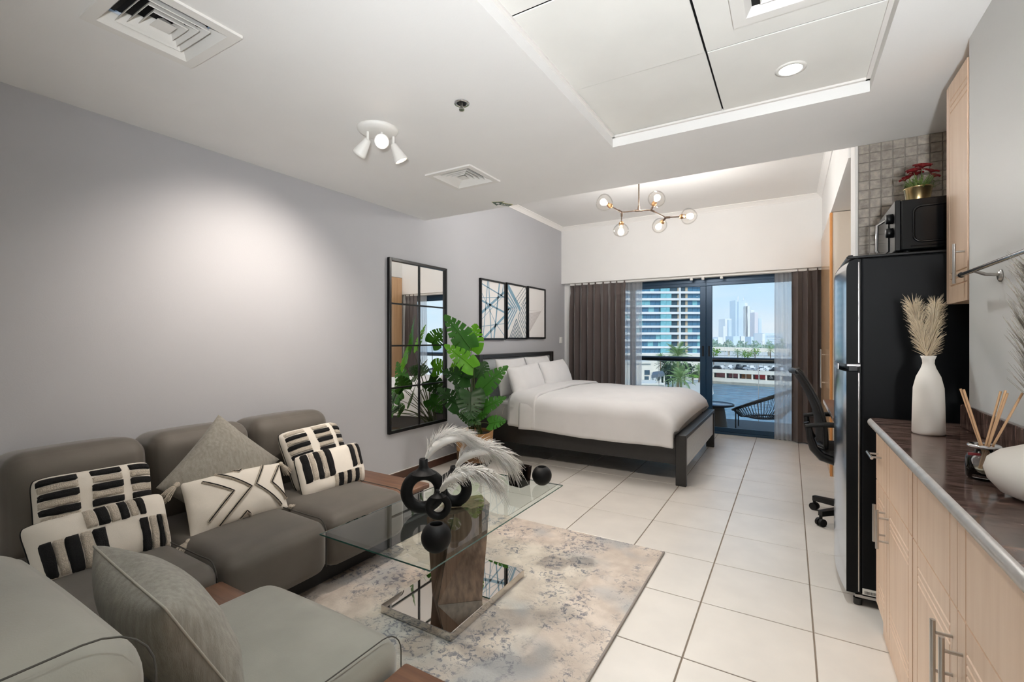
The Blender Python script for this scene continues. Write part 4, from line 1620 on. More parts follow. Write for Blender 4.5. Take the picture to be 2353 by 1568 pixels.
# ------------------------------------------------------------------ refrigerator
FYA, FYB, FT = 2.70, 3.32, 1.641
fr_ = thing('refrigerator', 'tall black two door refrigerator with bowed front', 'refrigerator', (.6, 3.0, 0))
mat('fridge_black', '#06080b', .5, spec=.18, bump=.08, bscale=500)
obj('body', MB().bbox(.286, .93, FYA, FYB, .055, FT - .012, .008, 2), 'fridge_black', fr_)
obj('top_cap', MB().bbox(.230, .93, FYA - .002, FYB + .002, FT - .012, FT, .003, 1), 'black_satin', fr_)
mat('fridge_front', (.62, .63, .65), .16, metal=1.0)  # pale metal colour stands in for the window's reflection on the black doors
def bowed(z0, z1, name, trim=.0, roundtop=False):
    """door leaf whose front bows towards -X"""
    mb = MB()
    N_ = 18
    def front(u, z):
        y = FYA + (FYB - FYA) * u
        x = .229 - .022 * math.sin(PI * u) ** .8
        if roundtop:
            k = max(0, (z - (z1 - .05)) / .05)
            x += .035 * (1 - math.sqrt(max(0, 1 - k * k)))
        return (x, y, z)
    zs = list(np.linspace(z0, z1 - .05, 6)) + list(np.linspace(z1 - .05, z1, 7))[1:]
    nu = N_ + 1
    vs = [front(i / N_, z) for z in zs for i in range(nu)]
    mb.cur = 0
    mb.add(vs, [(j * nu + i, (j + 1) * nu + i, (j + 1) * nu + i + 1, j * nu + i + 1) for j in range(len(zs) - 1) for i in range(nu - 1)], True)
    mb.cur = 1
    xb = .275
    for i in (0, N_):
        e = [vs[j * nu + i] for j in range(len(zs))]
        k = [(xb, p[1], p[2]) for p in e]
        m_ = len(e)
        mb.add(e + k, [(j, j + 1, m_ + j + 1, m_ + j) if i else (j, m_ + j, m_ + j + 1, j + 1) for j in range(m_ - 1)])
    for j in (0, len(zs) - 1):
        e = [vs[j * nu + i] for i in range(nu)]
        k = [(xb, p[1], p[2]) for p in e]
        mb.add(e + k, [(i, i + 1, nu + i + 1, nu + i) for i in range(nu - 1)])
    mb.add([(xb, FYA, z0), (xb, FYB, z0), (xb, FYB, z1), (xb, FYA, z1)], [(0, 1, 2, 3)])
    return obj(name, mb, ['fridge_front', 'fridge_black'], fr_)
ZS = 1.128
fd = bowed(ZS + .006, FT - .014, 'freezer_door', roundtop=True)
rd = bowed(.060, ZS - .030, 'fridge_door')
obj('gasket', MB().box(.2755, .2855, FYA + .004, FYB - .004, .062, FT - .016), 'black_matte', fr_)
for d_, a, b in ((fd, ZS + .012, FT - .03), (rd, .07, ZS - .035)):
    obj('chrome_strip', MB().bbox(.274, .279, FYA - .0025, FYA + .001, a, b, .0008, 1), 'steel', d_)
obj('handle_recess', MB().bbox(.238, .275, FYA + .002, FYB - .002, ZS - .0285, ZS + .0045, .002, 1), 'black_gloss', fr_)
obj('handle_trim', MB().bbox(.231, .284, FYA - .004, FYA + .012, ZS - .006, ZS + .005, .002, 1), 'chrome', fr_)
obj('handle_trim', MB().bbox(.209, .216, FYA + .20, FYB - .20, ZS - .032, ZS + .002, .002, 1), 'chrome', fr_)
for y in (FYA + .02, FYB - .02):
    obj('hinge_cap', MB().bbox(.236, .256, y - .012, y + .012, FT, FT + .006, .002, 1), 'black_satin', fr_)
for x, y in ((.275, FYA + .03), (.275, FYB - .03), (.89, FYA + .03), (.89, FYB - .03)):
    obj('foot', MB().cyl((x, y, 0), (x, y, .03), .017, n=16).cyl((x, y, .03), (x, y, .056), .006, n=8), 'charcoal', fr_)
obj('base_rail', MB().bbox(.262, .93, FYA + .004, FYA + .02, .040, .055, .002, 1), 'steel', fr_)
lb = obj('barcode_label', MB().box(.290, .352, FYA - .0012, FYA - .0002, .062, .090), 'white_plastic', fr_)
x = .297
r_ = random.Random(4)
while x < .345:
    w = r_.choice((.0007, .0012, .0019))
    obj('barcode_bar', MB().box(x, x + w, FYA - .0016, FYA - .0010, .066, .079), 'black_matte', lb)
    x += w + r_.choice((.0009, .0016))
    if x > .345:
        break

# ------------------------------------------------------------------ microwave oven and flower pot on the fridge
ZM = FT + .0065
mw = thing('microwave_oven', 'black microwave oven standing on top of the refrigerator', 'microwave', (.65, 2.99, ZM))
mx0, mx1, my0, my1, mz0, mz1 = .418, .85, 2.765, 3.22, ZM + .012, 1.892
obj('body', MB().bbox(mx0 + .022, mx1, my0, my1, mz0, mz1, .006, 2), 'black_gloss', mw)
obj('front_panel', MB().bbox(mx0, mx0 + .0215, my0 - .002, my1 + .002, mz0, mz1 + .001, .003, 1), 'black_satin', mw)
# pressed panel on the side
def rrect(x0, x1, z0, z1, y, r, k=8):
    out = []
    for cx, cz, a0 in ((x1 - r, z1 - r, 0), (x0 + r, z1 - r, 90), (x0 + r, z0 + r, 180), (x1 - r, z0 + r, 270)):
        for i in range(k + 1):
            a = math.radians(a0 + 90 * i / k)
            out.append(V3((cx + r * math.cos(a), y, cz + r * math.sin(a))))
    return out
obj('pressed_rib', MB().tube(rrect(.485, .82, mz0 + .035, mz1 - .035, my0 - .001, .03), .0055, 8, closed=True), 'black_gloss', mw)
obj('pressed_line', MB().tube([(.475, my0, mz0 + .018), (.82, my0, mz0 + .018)], .003, 6), 'black_gloss', mw)
for z in (mz1 - .072, mz0 + .095):
    obj('knob', MB().lathe([(0, 0), (.024, 0), (.022, .024), (.018, .027), (0, .027)], (0, 0, 0), 22, Matrix.Translation((mx0, my0 + .055, z)) @ frame_from((-1, 0, 0))), 'black_satin', mw)
obj('door_handle', MB().tube([(mx0 - .002, my0 + .12, mz1 - .055), (mx0 - .050, my0 + .12, mz1 - .085), (mx0 - .052, my0 + .12, mz0 + .025), (mx0 - .046, my0 + .12, mz0 + .012)], .006, 8), 'chrome', mw)
obj('door_glass', MB().bbox(mx0 - .005, mx0 - .0005, my0 + .135, my1 - .01, mz0 + .02, mz1 - .03, .002, 1), 'black_gloss', mw)
for x in (mx0 + .05, mx1 - .05):
    for y in (my0 + .04, my1 - .04):
        obj('foot', MB().cyl((x, y, ZM - .006), (x, y, mz0), .012, n=12), 'black_matte', mw)

fp = thing('flower_pot', 'brass flower pot with red blooms on the microwave', 'potted flower', (.525, 2.90, mz1))
pc = (.525, 2.90, mz1 + .0012)
obj('pot', MB().lathe([(0, 0), (.042, 0), (.043, .004), (.052, .072), (.055, .074), (.055, .079), (.050, .079), (.047, .060), (0, .058)], pc, 32), 'gold', fp)
obj('soil', MB().lathe([(0, .062), (.048, .062), (.048, .058)], pc, 20), 'soil', fp)
r_ = random.Random(9)
mb = MB()
for k in range(150):
    a = r_.uniform(0, 2 * PI)
    e_ = r_.uniform(.15, 1.2)
    L_ = r_.uniform(.045, .085)
    p = V3((pc[0] + .03 * math.cos(a) * r_.random(), pc[1] + .03 * math.sin(a) * r_.random(), pc[2] + .062))
    d = V3((math.cos(a) * math.cos(e_), math.sin(a) * math.cos(e_), math.sin(e_)))
    q = p + d * L_
    s = d.cross(V3((0, 0, 1))).normalized() * .0028
    mb.add([p, p + d * L_ * .5 + s + V3((0, 0, .006)), q, p + d * L_ * .5 - s + V3((0, 0, .006))], [(0, 1, 2, 3)])
    if k % 2:
        for j in range(3):
            b_ = p + d * L_ * (.45 + .18 * j)
            s2 = V3((r_.uniform(-1, 1), r_.uniform(-1, 1), r_.uniform(-.2, 1))).normalized()
            mb.add([b_, b_ + s2 * .010 + s, b_ + s2 * .022, b_ + s2 * .010 - s], [(0, 1, 2, 3)])
obj('greenery', mb, 'foliage', fp)['kind'] = 'stuff'
for k, (dx, dy, dz, s) in enumerate(((-.048, .0, .122, .8), (-.018, -.02, .150, 1.1), (.012, -.015, .168, 1.25), (.045, .0, .145, 1.1), (.0, .03, .150, 1.0), (.062, .02, .128, .8), (-.03, .02, .138, .9))):
    c = V3((pc[0] + dx, pc[1] + dy, pc[2] + dz))
    bl = obj('stem', MB().tube([(pc[0] + dx * .3, pc[1] + dy * .3, pc[2] + .06), c], .0016, 5), 'stem_green', fp)
    ax = V3((dx * 4, dy * 4 - .2, .5)).normalized()
    M = Matrix.Translation(c) @ frame_from(ax)
    for j in range(7):
        a = 2 * PI * j / 7 + k
        def pf(u, v, a=a, M=M, s=s):
            w = math.sin(PI * min(1, .12 + .88 * u)) ** .6 * .013 * s
            rr = u * .030 * s
            zz = .010 * s * math.sin(u * 2.2) + .004 * math.cos(v * 6)
            t2 = (v - .5) * 2 * w
            return M @ V3((rr * math.cos(a) - t2 * math.sin(a), rr * math.sin(a) + t2 * math.cos(a), zz))
        obj('petal', MB().grid(pf, 5, 3), 'petal_red', bl)

# ------------------------------------------------------------------ worktop decor
def upright_plume(t_, base, tip, n, L_, width, m, seed, rad=.0009):
    r = random.Random(seed)
    base, tip = V3(base), V3(tip)
    ax = (tip - base)
    obj('stalk', MB().tube([base, base + ax * .5, tip - ax * .05], .0016, 5), m, t_)
    mb = MB()
    d = ax.normalized()
    for k in range(n):
        s = .05 + .93 * r.random()
        p = base + ax * s
        a = r.uniform(0, 2 * PI)
        o_ = d.orthogonal().normalized()
        o_.rotate(Matrix.Rotation(a, 3, d))
        l = L_ * (.55 + .6 * math.sin(PI * min(1, s * .9 + .08))) * r.uniform(.7, 1.1)
        w = width * r.uniform(.6, 1.2)
        e1 = p + d * l * .5 + o_ * w * .45
        e2 = p + d * l * .95 + o_ * w
        q = [p, p * .25 + e1 * .5 + e2 * .25, e2]
        mb.tube(q, rad, 3, cap=False, rr=[rad * 1.2, rad, rad * .3])
    obj('feather', mb, m, t_)['kind'] = 'stuff'
bx, by = .424, 2.186
bv_ = thing('bottle_vase', 'slim white bottle vase with cream pampas beside the refrigerator', 'vase', (bx, by, ZT))
obj('vase', MB().lathe([(0, .001), (.043, .001), (.046, .006), (.0445, .10), (.0425, .165), (.034, .205), (.021, .235), (.0165, .252), (.0175, .265), (.0225, .279), (.020, .279), (.014, .262), (.013, .25), (.012, .2), (0, .2)], (bx, by, ZT), 40), 'ceramic_white', bv_)
for k, (du, dv_, tt) in enumerate((((2098, 702, 2.13)), ((2150, 700, 2.17)))):
    upright_plume(bv_, (bx + .003 * k, by, ZT + .262), at(du, dv_, tt * .865), 620, .075, .034, 'plume_cream', 30 + k)
df = thing('reed_diffuser', 'clear glass reed diffuser bottle with wooden reeds on the worktop', 'diffuser', (.402, 1.535, ZT))
dx_, dy_ = .402, 1.545
obj('bottle', MB().lathe([(0, .002), (.031, .002), (.034, .008), (.034, .050), (.030, .060), (.017, .066), (.0155, .078), (.014, .078), (.014, .066), (.028, .056), (.031, .048), (.031, .010), (0, .008)], (dx_, dy_, ZT), 28), 'clear_glass', df)
obj('oil', MB().lathe([(0, .0085), (.0305, .0105), (.0305, .026), (0, .026)], (dx_, dy_, ZT), 24), 'oil', df)
obj('collar', MB().lathe([(.014, .074), (.030, .078), (.031, .082), (.028, .085), (.014, .084)], (dx_, dy_, ZT), 28), 'chrome', df)
for k, (a, tl) in enumerate(((2.6, .20), (2.9, .17), (.1, .12), (.5, .22), (-.3, .26), (-.9, .18))):
    top = V3((dx_ + tl * .22 * math.cos(a), dy_ + tl * .3 * math.sin(a) - .01, ZT + .215))
    obj('reed', MB().cyl((dx_ - .012 * math.cos(a), dy_ - .012 * math.sin(a), ZT + .012), top, .0024, n=6), 'reed', df)
obj('hang_tag', MB().box(dx_ - .034, dx_ - .012, dy_ - .022, dy_ - .018, ZT + .060, ZT + .066), 'petal_red', df)
rx, ry = .452, 1.395
rv = thing('round_vase', 'bulbous white vase with grey pampas at the right edge', 'vase', (rx, ry, ZT))
obj('vase', MB().lathe([(0, .001), (.040, .001), (.064, .012), (.083, .036), (.089, .058), (.083, .080), (.064, .098), (.038, .110), (.022, .118), (.018, .128), (.018, .165), (.0155, .165), (.015, .128), (0, .12)], (rx, ry, ZT), 44), 'ceramic_white', rv)
mat('stalk_dark', '#4c4a45', .8)
upright_plume(rv, (rx, ry, ZT + .165), (rx + .01, ry + .035, ZT + .47), 700, .12, .05, 'plume_grey', 41, .0008)
obj('stem', MB().cyl((rx, ry, ZT + .13), (rx + .003, ry + .006, ZT + .25), .0035, n=8), 'stalk_dark', rv)

# ------------------------------------------------------------------ wardrobe, desk, chair
wd = thing('wardrobe', 'tall pale wardrobe with bar handles beside the window', 'wardrobe', (.68, 5.8, 0))
WX = .312
obj('carcass', MB().bbox(WX + .022, 1.048, 5.135, 6.49, 0, 2.405, .002, 1), 'cream_laminate', wd)
obj('edge_strip', MB().bbox(WX + .002, WX + .0215, 5.130, 5.1495, .0, 2.405, .002, 1), 'beech_edge', wd)
wood('door_laminate', '#cfa981', '#c09870', .16, 1.6, 'z', bump=.0)
ws = [5.150, 5.82, 6.488]
for k in range(2):
    d = obj('door', MB().bbox(WX, WX + .021, ws[k] + .002, ws[k + 1] - .002, .02, 2.40, .002, 1), 'door_laminate', wd)
    bar_handle(d, (WX, 5.77 + .10 * k, .945), (0, 0, 1), .40, .034, .006, .36)

dk = thing('desk', 'brown wooden desk in the alcove behind the refrigerator', 'desk', (.65, 4.2, 0))
obj('top', MB().bbox(.243, 1.04, 3.675, 4.75, .712, .74, .003, 1), 'desk_wood', dk)
mat('desk_edge', '#d9cfc6', .3)
obj('edge_band', MB().box(.2415, .243, 3.68, 4.745, .714, .738), 'desk_edge', dk)
for y in (3.70, 4.70):
    obj('side_panel', MB().bbox(.50, 1.02, y, y + .022, 0, .7118, .002, 1), 'desk_wood', dk)
tray = thing('desk_organiser', 'small black two tier tray lying on the desk', 'tray', (.29, 3.95, .74))
for z in (.7405, .760):
    obj('tier', MB().bbox(.275, .40, 3.86, 4.04, z, z + .010, .003, 1), 'black_satin', tray)
obj('spacer', MB().box(.37, .39, 3.87, 4.03, .7505, .760), 'black_satin', tray)

oc = thing('office_chair', 'black office chair with curved armrests at the desk', 'office chair', (.42, 3.93, 0))
cx, cy = .40, 3.92
# base star
obj('gas_column', MB().cyl((cx, cy, .09), (cx, cy, .25), .026, n=16).cyl((cx, cy, .25), (cx, cy, .43), .016, n=14), 'black_satin', oc)
hubm = obj('star_hub', MB().lathe([(0, .07), (.045, .07), (.048, .10), (.030, .13), (0, .13)], (cx, cy, 0), 20), 'black_satin', oc)
for k, a in enumerate((148, 220, 292, 4, 76)):
    a = math.radians(a)
    d = V3((math.cos(a), math.sin(a), 0))
    s = V3((-d.y, d.x, 0))
    p0, p1 = V3((cx, cy, .105)) + d * .03, V3((cx, cy, .088)) + d * .295
    mb = MB()
    vs = []
    for p, w, h0, h1 in ((p0, .026, -.028, .018), (p1, .017, -.020, .014)):
        vs += [p + s * w + V3((0, 0, h0)), p - s * w + V3((0, 0, h0)), p - s * w + V3((0, 0, h1)), p + s * w + V3((0, 0, h1))]
    mb.add(vs, [(0, 1, 2, 3), (7, 6, 5, 4), (0, 4, 5, 1), (1, 5, 6, 2), (2, 6, 7, 3), (3, 7, 4, 0)])
    leg = obj('base_arm', mb, 'black_satin', oc)
    w = p1 + d * -.005
    mb = MB()
    for off in (-.014, .014):
        c = V3((w.x, w.y, .026)) + s * off
        mb.cyl(c - s * .009, c + s * .009, .026, n=20)
    mb.cyl((w.x, w.y, .026), (w.x, w.y, .075), .010, n=10)
    obj('caster', mb, 'black_matte', leg)
# seat
obj('seat', MB().rbox(cx - .235, cx + .235, cy - .235, cy + .235, .440, .505, .03, 7, (0, 0, .015)), 'black_matte', oc)
obj('mechanism', MB().bbox(cx - .10, cx + .12, cy - .06, cy + .06, .405, .440, .008, 1), 'black_satin', oc)
# slanted seat support tube
# armrests: loop from the seat up to a flat pad
for s in (-1, 1):
    y = cy + s * .255
    pts = [(cx + .20, y, .455), (cx + .05, y, .442), (cx - .12, y, .448), (cx - .22, y, .478), (cx - .265, y, .53), (cx - .285, y, .60), (cx - .292, y, .665)]
    armo = obj('armrest', MB().tube(pts, .016, 8, rr=[.02, .026, .028, .028, .026, .022, .018]), 'black_satin', oc)
    obj('arm_pad', MB().tube([(cx - .31, y, .672), (cx - .22, y, .690), (cx - .05, y, .695), (cx + .12, y, .692), (cx + .20, y, .684)], .016, 10, rr=[.012, .017, .018, .018, .012]), 'black_satin', armo)
# back: curved frame with mesh
def backp(v, w):
    z = .53 + .50 * v
    x = cx - .245 - .10 * v - .05 * v * v + .035 * math.sin(PI * v) - .0
    return V3((x + .05 * (w * w), cy + w * .215 * (1 - .12 * v * v), z))
obj('back_mesh', MB().grid(lambda u, v: backp(.06 + .88 * v, 2 * u - 1), 12, 16), 'black_matte', oc)
loop = [backp(v, -1) for v in np.linspace(0, .95, 10)] + [backp(1, w) for w in np.linspace(-.9, .9, 9)] + [backp(v, 1) for v in np.linspace(.95, 0, 10)] + [backp(0, w) for w in np.linspace(.9, -.9, 7)]
obj('back_frame', MB().tube(loop, .014, 8, closed=True), 'black_satin', oc)
obj('head_trim', MB().tube([backp(.97, w) + V3((-.006, 0, .012)) for w in np.linspace(-.9, .9, 9)], .020, 8), 'black_satin', oc)
obj('back_strut', MB().tube([(cx - .05, cy, .43), (cx - .20, cy, .44), (cx - .27, cy, .52), (cx - .30, cy, .66)], .018, 8), 'black_satin', oc)
# ------------------------------------------------------------------ wall mirror
mi = thing('window_mirror', 'black framed window style mirror hanging on the left wall', 'mirror', (-2.99, 3.306, .42))
my0, my1, mz0, mz1 = 2.912, 3.702, .424, 1.962
MX = XW + .012
def mbar(name, y0, y1, z0, z1, x1=.032):
    return obj(name, MB().bbox(MX - .010, MX + x1 - .012, y0, y1, z0, z1, .002, 1), 'black_satin', mi)
obj('backing', MB().box(XW + .001, MX - .004, my0 + .01, my1 - .01, mz0 + .01, mz1 - .01), 'black_matte', mi)
fw = .026
mbar('frame_side', my0, my0 + fw, mz0, mz1)
mbar('frame_side', my1 - fw, my1, mz0, mz1)
mbar('frame_top', my0 + fw, my1 - fw, mz1 - fw, mz1)
mbar('frame_bottom', my0 + fw, my1 - fw, mz0, mz0 + fw)
ym = (my0 + my1) / 2
mbar('mullion', ym - .008, ym + .008, mz0 + fw, mz1 - fw, .022)
zz = [mz0 + fw + (mz1 - mz0 - 2 * fw) * k / 4 for k in range(5)]
for k in range(1, 4):
    mbar('glazing_bar', my0 + fw, ym - .008, zz[k] - .007, zz[k] + .007, .022)
    mbar('glazing_bar', ym + .008, my1 - fw, zz[k] - .007, zz[k] + .007, .022)
for k in range(4):
    for a, b in ((my0 + fw, ym - .008), (ym + .008, my1 - fw)):
        lo = zz[k] + (.007 if k else 0)
        hi = zz[k + 1] - (.007 if k < 3 else 0)
        obj('mirror_pane', MB().box(MX - .003, MX, a, b, lo, hi), 'mirror', mi)

# ------------------------------------------------------------------ three framed prints
mat('paper', '#eceae8', .5)
mat('ink_blue', '#7fa3b8', .5)
mat('ink_slate', '#56707f', .5)
mat('ink_pale', '#cfcac9', .5)
PX = XW + .016
def picture(y0, y1, z0, z1, label):
    t_ = thing('picture_frame', label, 'picture', (PX, (y0 + y1) / 2, z0))
    f = .020
    for nm, a, b, c, d in (('frame_side', y0, y0 + f, z0, z1), ('frame_side', y1 - f, y1, z0, z1), ('frame_top', y0 + f, y1 - f, z1 - f, z1), ('frame_bottom', y0 + f, y1 - f, z0, z0 + f)):
        obj(nm, MB().bbox(XW + .001, XW + .030, a, b, c, d, .001, 1), 'black_satin', t_)
    pr = obj('print', MB().box(XW + .002, PX, y0 + f, y1 - f, z0 + f, z1 - f), 'paper', t_)
    return t_, pr, (y0 + f, y1 - f, z0 + f, z1 - f)
def clip_line(p, q, w):
    """band between p and q (unit square) clipped to the sheet"""
    d = (q - p)
    if d.length < 1e-6:
        return []
    n = V3((-d.y, d.x, 0)).normalized() * w / 2
    poly = [p + n, p - n, q - n, q + n]
    for ax, lim, sgn in ((0, 0, 1), (0, 1, -1), (1, 0, 1), (1, 1, -1)):
        out = []
        for a, b in zip(poly, poly[1:] + poly[:1]):
            fa, fb = (a[ax] - lim) * sgn, (b[ax] - lim) * sgn
            if fa >= 0:
                out.append(a)
            if (fa >= 0) != (fb >= 0):
                k = fa / (fa - fb)
                out.append(a + (b - a) * k)
        poly = out
        if not poly:
            return []
    return poly
def ink(pr, area, lines, m, name='line_print'):
    y0, y1, z0, z1 = area
    mb = MB()
    H = (z1 - z0) / (y1 - y0)
    for (a, b, c, d, w) in lines:
        # work in a square-metric space: second axis scaled by H
        poly = clip_line(V3((a, b, 0)), V3((c, d, 0)), w)
        if len(poly) < 3:
            continue
        vs = [(PX + .0006, y0 + p.x * (y1 - y0), z0 + p.y * (z1 - z0)) for p in poly]
        mb.add(vs, [tuple(range(len(vs)))])
    if mb.v:
        o = obj(name, mb, m, pr)
        o['kind'] = 'stuff'
picA = picture(4.303, 4.836, 1.243, 1.940, 'framed print of crossing blue lines nearest the plant')
picB = picture(4.862, 5.379, 1.250, 1.948, 'framed print of blue chevrons in the middle of three')
picC = picture(5.405, 5.915, 1.258, 1.957, 'framed print with one pale triangle nearest the window')
ink(picA[1], picA[2], [(0, .43, 1, .85, .05), (.12, 0, 1, .40, .05), (.78, 1.0, .54, 0, .05), (0, .65, 1, .48, .035), (.08, 0, .27, 1, .03), (.31, 1, .42, 0, .035),
                       (.0, .94, 1, .76, .022), (.0, .80, .62, .26, .015), (.62, .26, 1, .05, .015), (0, .69, 1, .76, .012), (0, .2, 1, .27, .012), (.0, .31, .95, .78, .010), (.97, 1, .88, .76, .03)], 'ink_blue')
L_ = [(0, 1.0, .68, .55, .10)]
for k in range(5):
    yy = .86 - .10 * k
    L_ += [(-.02, yy + .02, .52 - .10 * k, .55, .036), (.52 - .10 * k, .55, -.02, .24 + .10 * k - .13, .036)]
ink(picB[1], picB[2], L_, 'ink_blue')
L_ = []
for k in range(6):
    L_ += [(.46 + .12 * k - .1, .70 - .02 * k, 1.0 + .1, 1.14 - .085 * k - .3 * (k > 3) * .2, .014)]
for k in range(5):
    c = .56 + .10 * k
    L_ += [(c, .40, 1.05, .40 + (1.05 - c) * .95, .022), (c, .40, 1.05, .40 - (1.05 - c) * .95, .022)]
for k in range(5):
    t0 = .36 - .075 * k
    L_ += [(.48, t0, .48 - .5, t0 - .52, .026), (.48, t0, .48 + .5, t0 - .52, .026)]
ink(picB[1], picB[2], L_, 'ink_slate')
L_ = []
for k in range(14):
    b = .10 + .028 * k
    L_ += [(0, b, min(.80, (b - .02) * 1.75), .03 + b * 1.05 + .02, .020)]
ink(picC[1], picC[2], L_, 'ink_pale')
ink(picC[1], picC[2], [(0, .08, 1.0, .68, .006), (0, .545, .80, .545, .006)], 'ink_pale')

# switches
sw = thing('light_switch', 'white light switch on the wall above the headboard end', 'switch', (XW, 6.47, 1.19))
obj('plate', MB().bbox(XW, XW + .010, 6.427, 6.517, 1.19, 1.283, .003, 1), 'white_plastic', sw)
obj('rocker', MB().bbox(XW + .0102, XW + .015, 6.45, 6.494, 1.208, 1.266, .002, 1), 'white_plastic', sw)
sw = thing('wall_socket', 'white switch plate half hidden by the charcoal curtain', 'switch', (-2.9, 6.62, 1.19))
obj('plate', MB().bbox(-2.945, -2.887, 6.610, 6.6195, 1.185, 1.275, .003, 1), 'white_plastic', sw)

# ------------------------------------------------------------------ monstera in a rope basket
PC = V3((-2.72, 3.83, 0))
mo = thing('potted_monstera', 'tall green monstera plant in a rope basket by the bed', 'potted plant', PC)
def superell(a, w, e=4.0):
    c, s = math.cos(a), math.sin(a)
    k = (abs(c) ** e + abs(s) ** e) ** (-1 / e)
    return c * k * w, s * k * w
def basket(z0, z1, w0, w1, name, m, coils, rot=.30):
    mb = MB()
    N_ = 48
    rows = coils * 4
    vs = []
    for j in range(rows + 1):
        f = j / rows
        z = z0 + (z1 - z0) * f
        w = w0 + (w1 - w0) * f + .0032 * abs(math.sin(PI * f * coils))
        for i in range(N_):
            x, y = superell(2 * PI * i / N_, w)
            vs.append((PC.x + x * math.cos(rot) - y * math.sin(rot), PC.y + x * math.sin(rot) + y * math.cos(rot), z))
    mb.add(vs, [(j * N_ + i, j * N_ + (i + 1) % N_, (j + 1) * N_ + (i + 1) % N_, (j + 1) * N_ + i) for j in range(rows) for i in range(N_)], True)
    return obj(name, mb, m, mo)
basket(.0, .045, .150, .152, 'basket_foot', 'black_matte', 1)
basket(.045, .150, .156, .160, 'basket_lower', 'rope_dark', 7)
basket(.150, .330, .160, .168, 'basket_upper', 'rope', 12)
mb = MB()
N_ = 40
vs = []
for i in range(N_):
    x, y = superell(2 * PI * i / N_, .160)
    vs.append((PC.x + x * math.cos(.30) - y * math.sin(.30), PC.y + x * math.sin(.30) + y * math.cos(.30), .295))
mb.add(vs, [tuple(range(N_))])
obj('soil', mb, 'soil', mo)


def leaf_mesh(L_, Wd, seed, slits=5, cup=.18, droop=.35):
    """monstera blade in local axes: base at origin, tip along +Y, upper side +Z"""
    r = random.Random(seed)
    mb = MB()
    NT, NS = 72, 10
    cuts = [(.22 + .62 * (k + .5) / slits + r.uniform(-.02, .02)) for k in range(slits)]
    for side in (-1, 1):
        def pt(t, s):
            ang = math.radians(128 - 100 * t ** .75)
            w = Wd * (math.sin(PI * min(1, .16 + .84 * t ** .85)) ** .55) * (1.04 - .45 * t)
            if t > .985:
                w *= .2
            x = s * w * math.sin(ang)
            y = t * L_ + s * w * math.cos(ang) * .75
            q = x / Wd
            z = cup * Wd * abs(q) ** 1.3 * (.6 if t < .5 else .3) - droop * L_ * (max(0, y / L_) ** 2) * .6
            z += .012 * Wd * math.sin(t * 40) * s
            z -= .25 * Wd * max(0, abs(q) - .55) ** 1.5
            return V3((x * side, y, z))
        vs = [pt(i / NT, j / NS) for i in range(NT + 1) for j in range(NS + 1)]
        fs = []
        for i in range(NT):
            tc_ = (i + .5) / NT
            for j in range(NS):
                s_ = (j + .5) / NS
                slit = any(abs(tc_ - c) < .008 + .016 * (s_ - .4) and s_ > .34 + .16 * ((k * 7 + seed) % 3) / 2 for k, c in enumerate(cuts))
                hole = any(abs(tc_ - (c + .06)) < .016 and .18 < s_ < .34 for k, c in enumerate(cuts) if (k + seed) % 2 == 0)
                if slit or hole:
                    continue
                a = i * (NS + 1) + j
                q = (a, a + 1, a + NS + 2, a + NS + 1)
                fs.append(q if side > 0 else q[::-1])
        mb.add(vs, fs, True)
    # midrib
    mb.tube([(0, k / 10 * L_ * .98, -droop * L_ * ((k / 10) ** 2) * .6 + .003) for k in range(11)], .003, 5, rr=[.004 * (1 - .085 * k) for k in range(11)])
    return mb
leafdef = [
    # base (u, v, t), tip (u, v, t), width, material, seed, facing bias
    ((1080, 800, 4.44), (1028, 726, 4.36), .135, 'leaf_mid', 1),
    ((1084, 806, 4.50), (1092, 745, 4.56), .120, 'leaf_bright', 2),
    ((1088, 846, 4.38), (1028, 792, 4.30), .115, 'leaf_bright', 3),
    ((1080, 872, 4.46), (1020, 850, 4.50), .130, 'leaf_dark', 4),
    ((1106, 896, 4.40), (1160, 842, 4.34), .110, 'leaf_mid', 5),
    ((1096, 868, 4.52), (1116, 830, 4.62), .110, 'leaf_dark', 6),
    ((1082, 902, 4.32), (1082, 958, 4.20), .150, 'leaf_dark', 7),
    ((1112, 938, 4.36), (1158, 912, 4.30), .080, 'leaf_mid', 8),
    ((1056, 936, 4.40), (1010, 892, 4.36), .110, 'leaf_dark', 9),
    ((1124, 974, 4.30), (1158, 966, 4.24), .085, 'leaf_mid', 10),
    ((1086, 968, 4.34), (1054, 950, 4.28), .070, 'leaf_dark', 11),
    ((1096, 960, 4.36), (1122, 946, 4.34), .055, 'leaf_mid', 12),
    ((1062, 858, 4.50), (1094, 850, 4.42), .070, 'leaf_dark', 13),
    ((1070, 880, 4.60), (1030, 900, 4.72), .110, 'leaf_dark', 14),
    ((1060, 790, 4.62), (1010, 760, 4.78), .115, 'leaf_mid', 15),
    ((1062, 850, 4.64), (1004, 838, 4.80), .110, 'leaf_bright', 16),
    ((1064, 925, 4.60), (1024, 945, 4.74), .100, 'leaf_mid', 17),
    ((1100, 905, 4.58), (1128, 890, 4.66), .100, 'leaf_dark', 18),
    ((1072, 955, 4.30), (1102, 972, 4.22), .065, 'leaf_dark', 19),
    ((1060, 905, 4.34), (1038, 876, 4.28), .105, 'leaf_dark', 20),
]
camp = V3((0, 0, EYE))
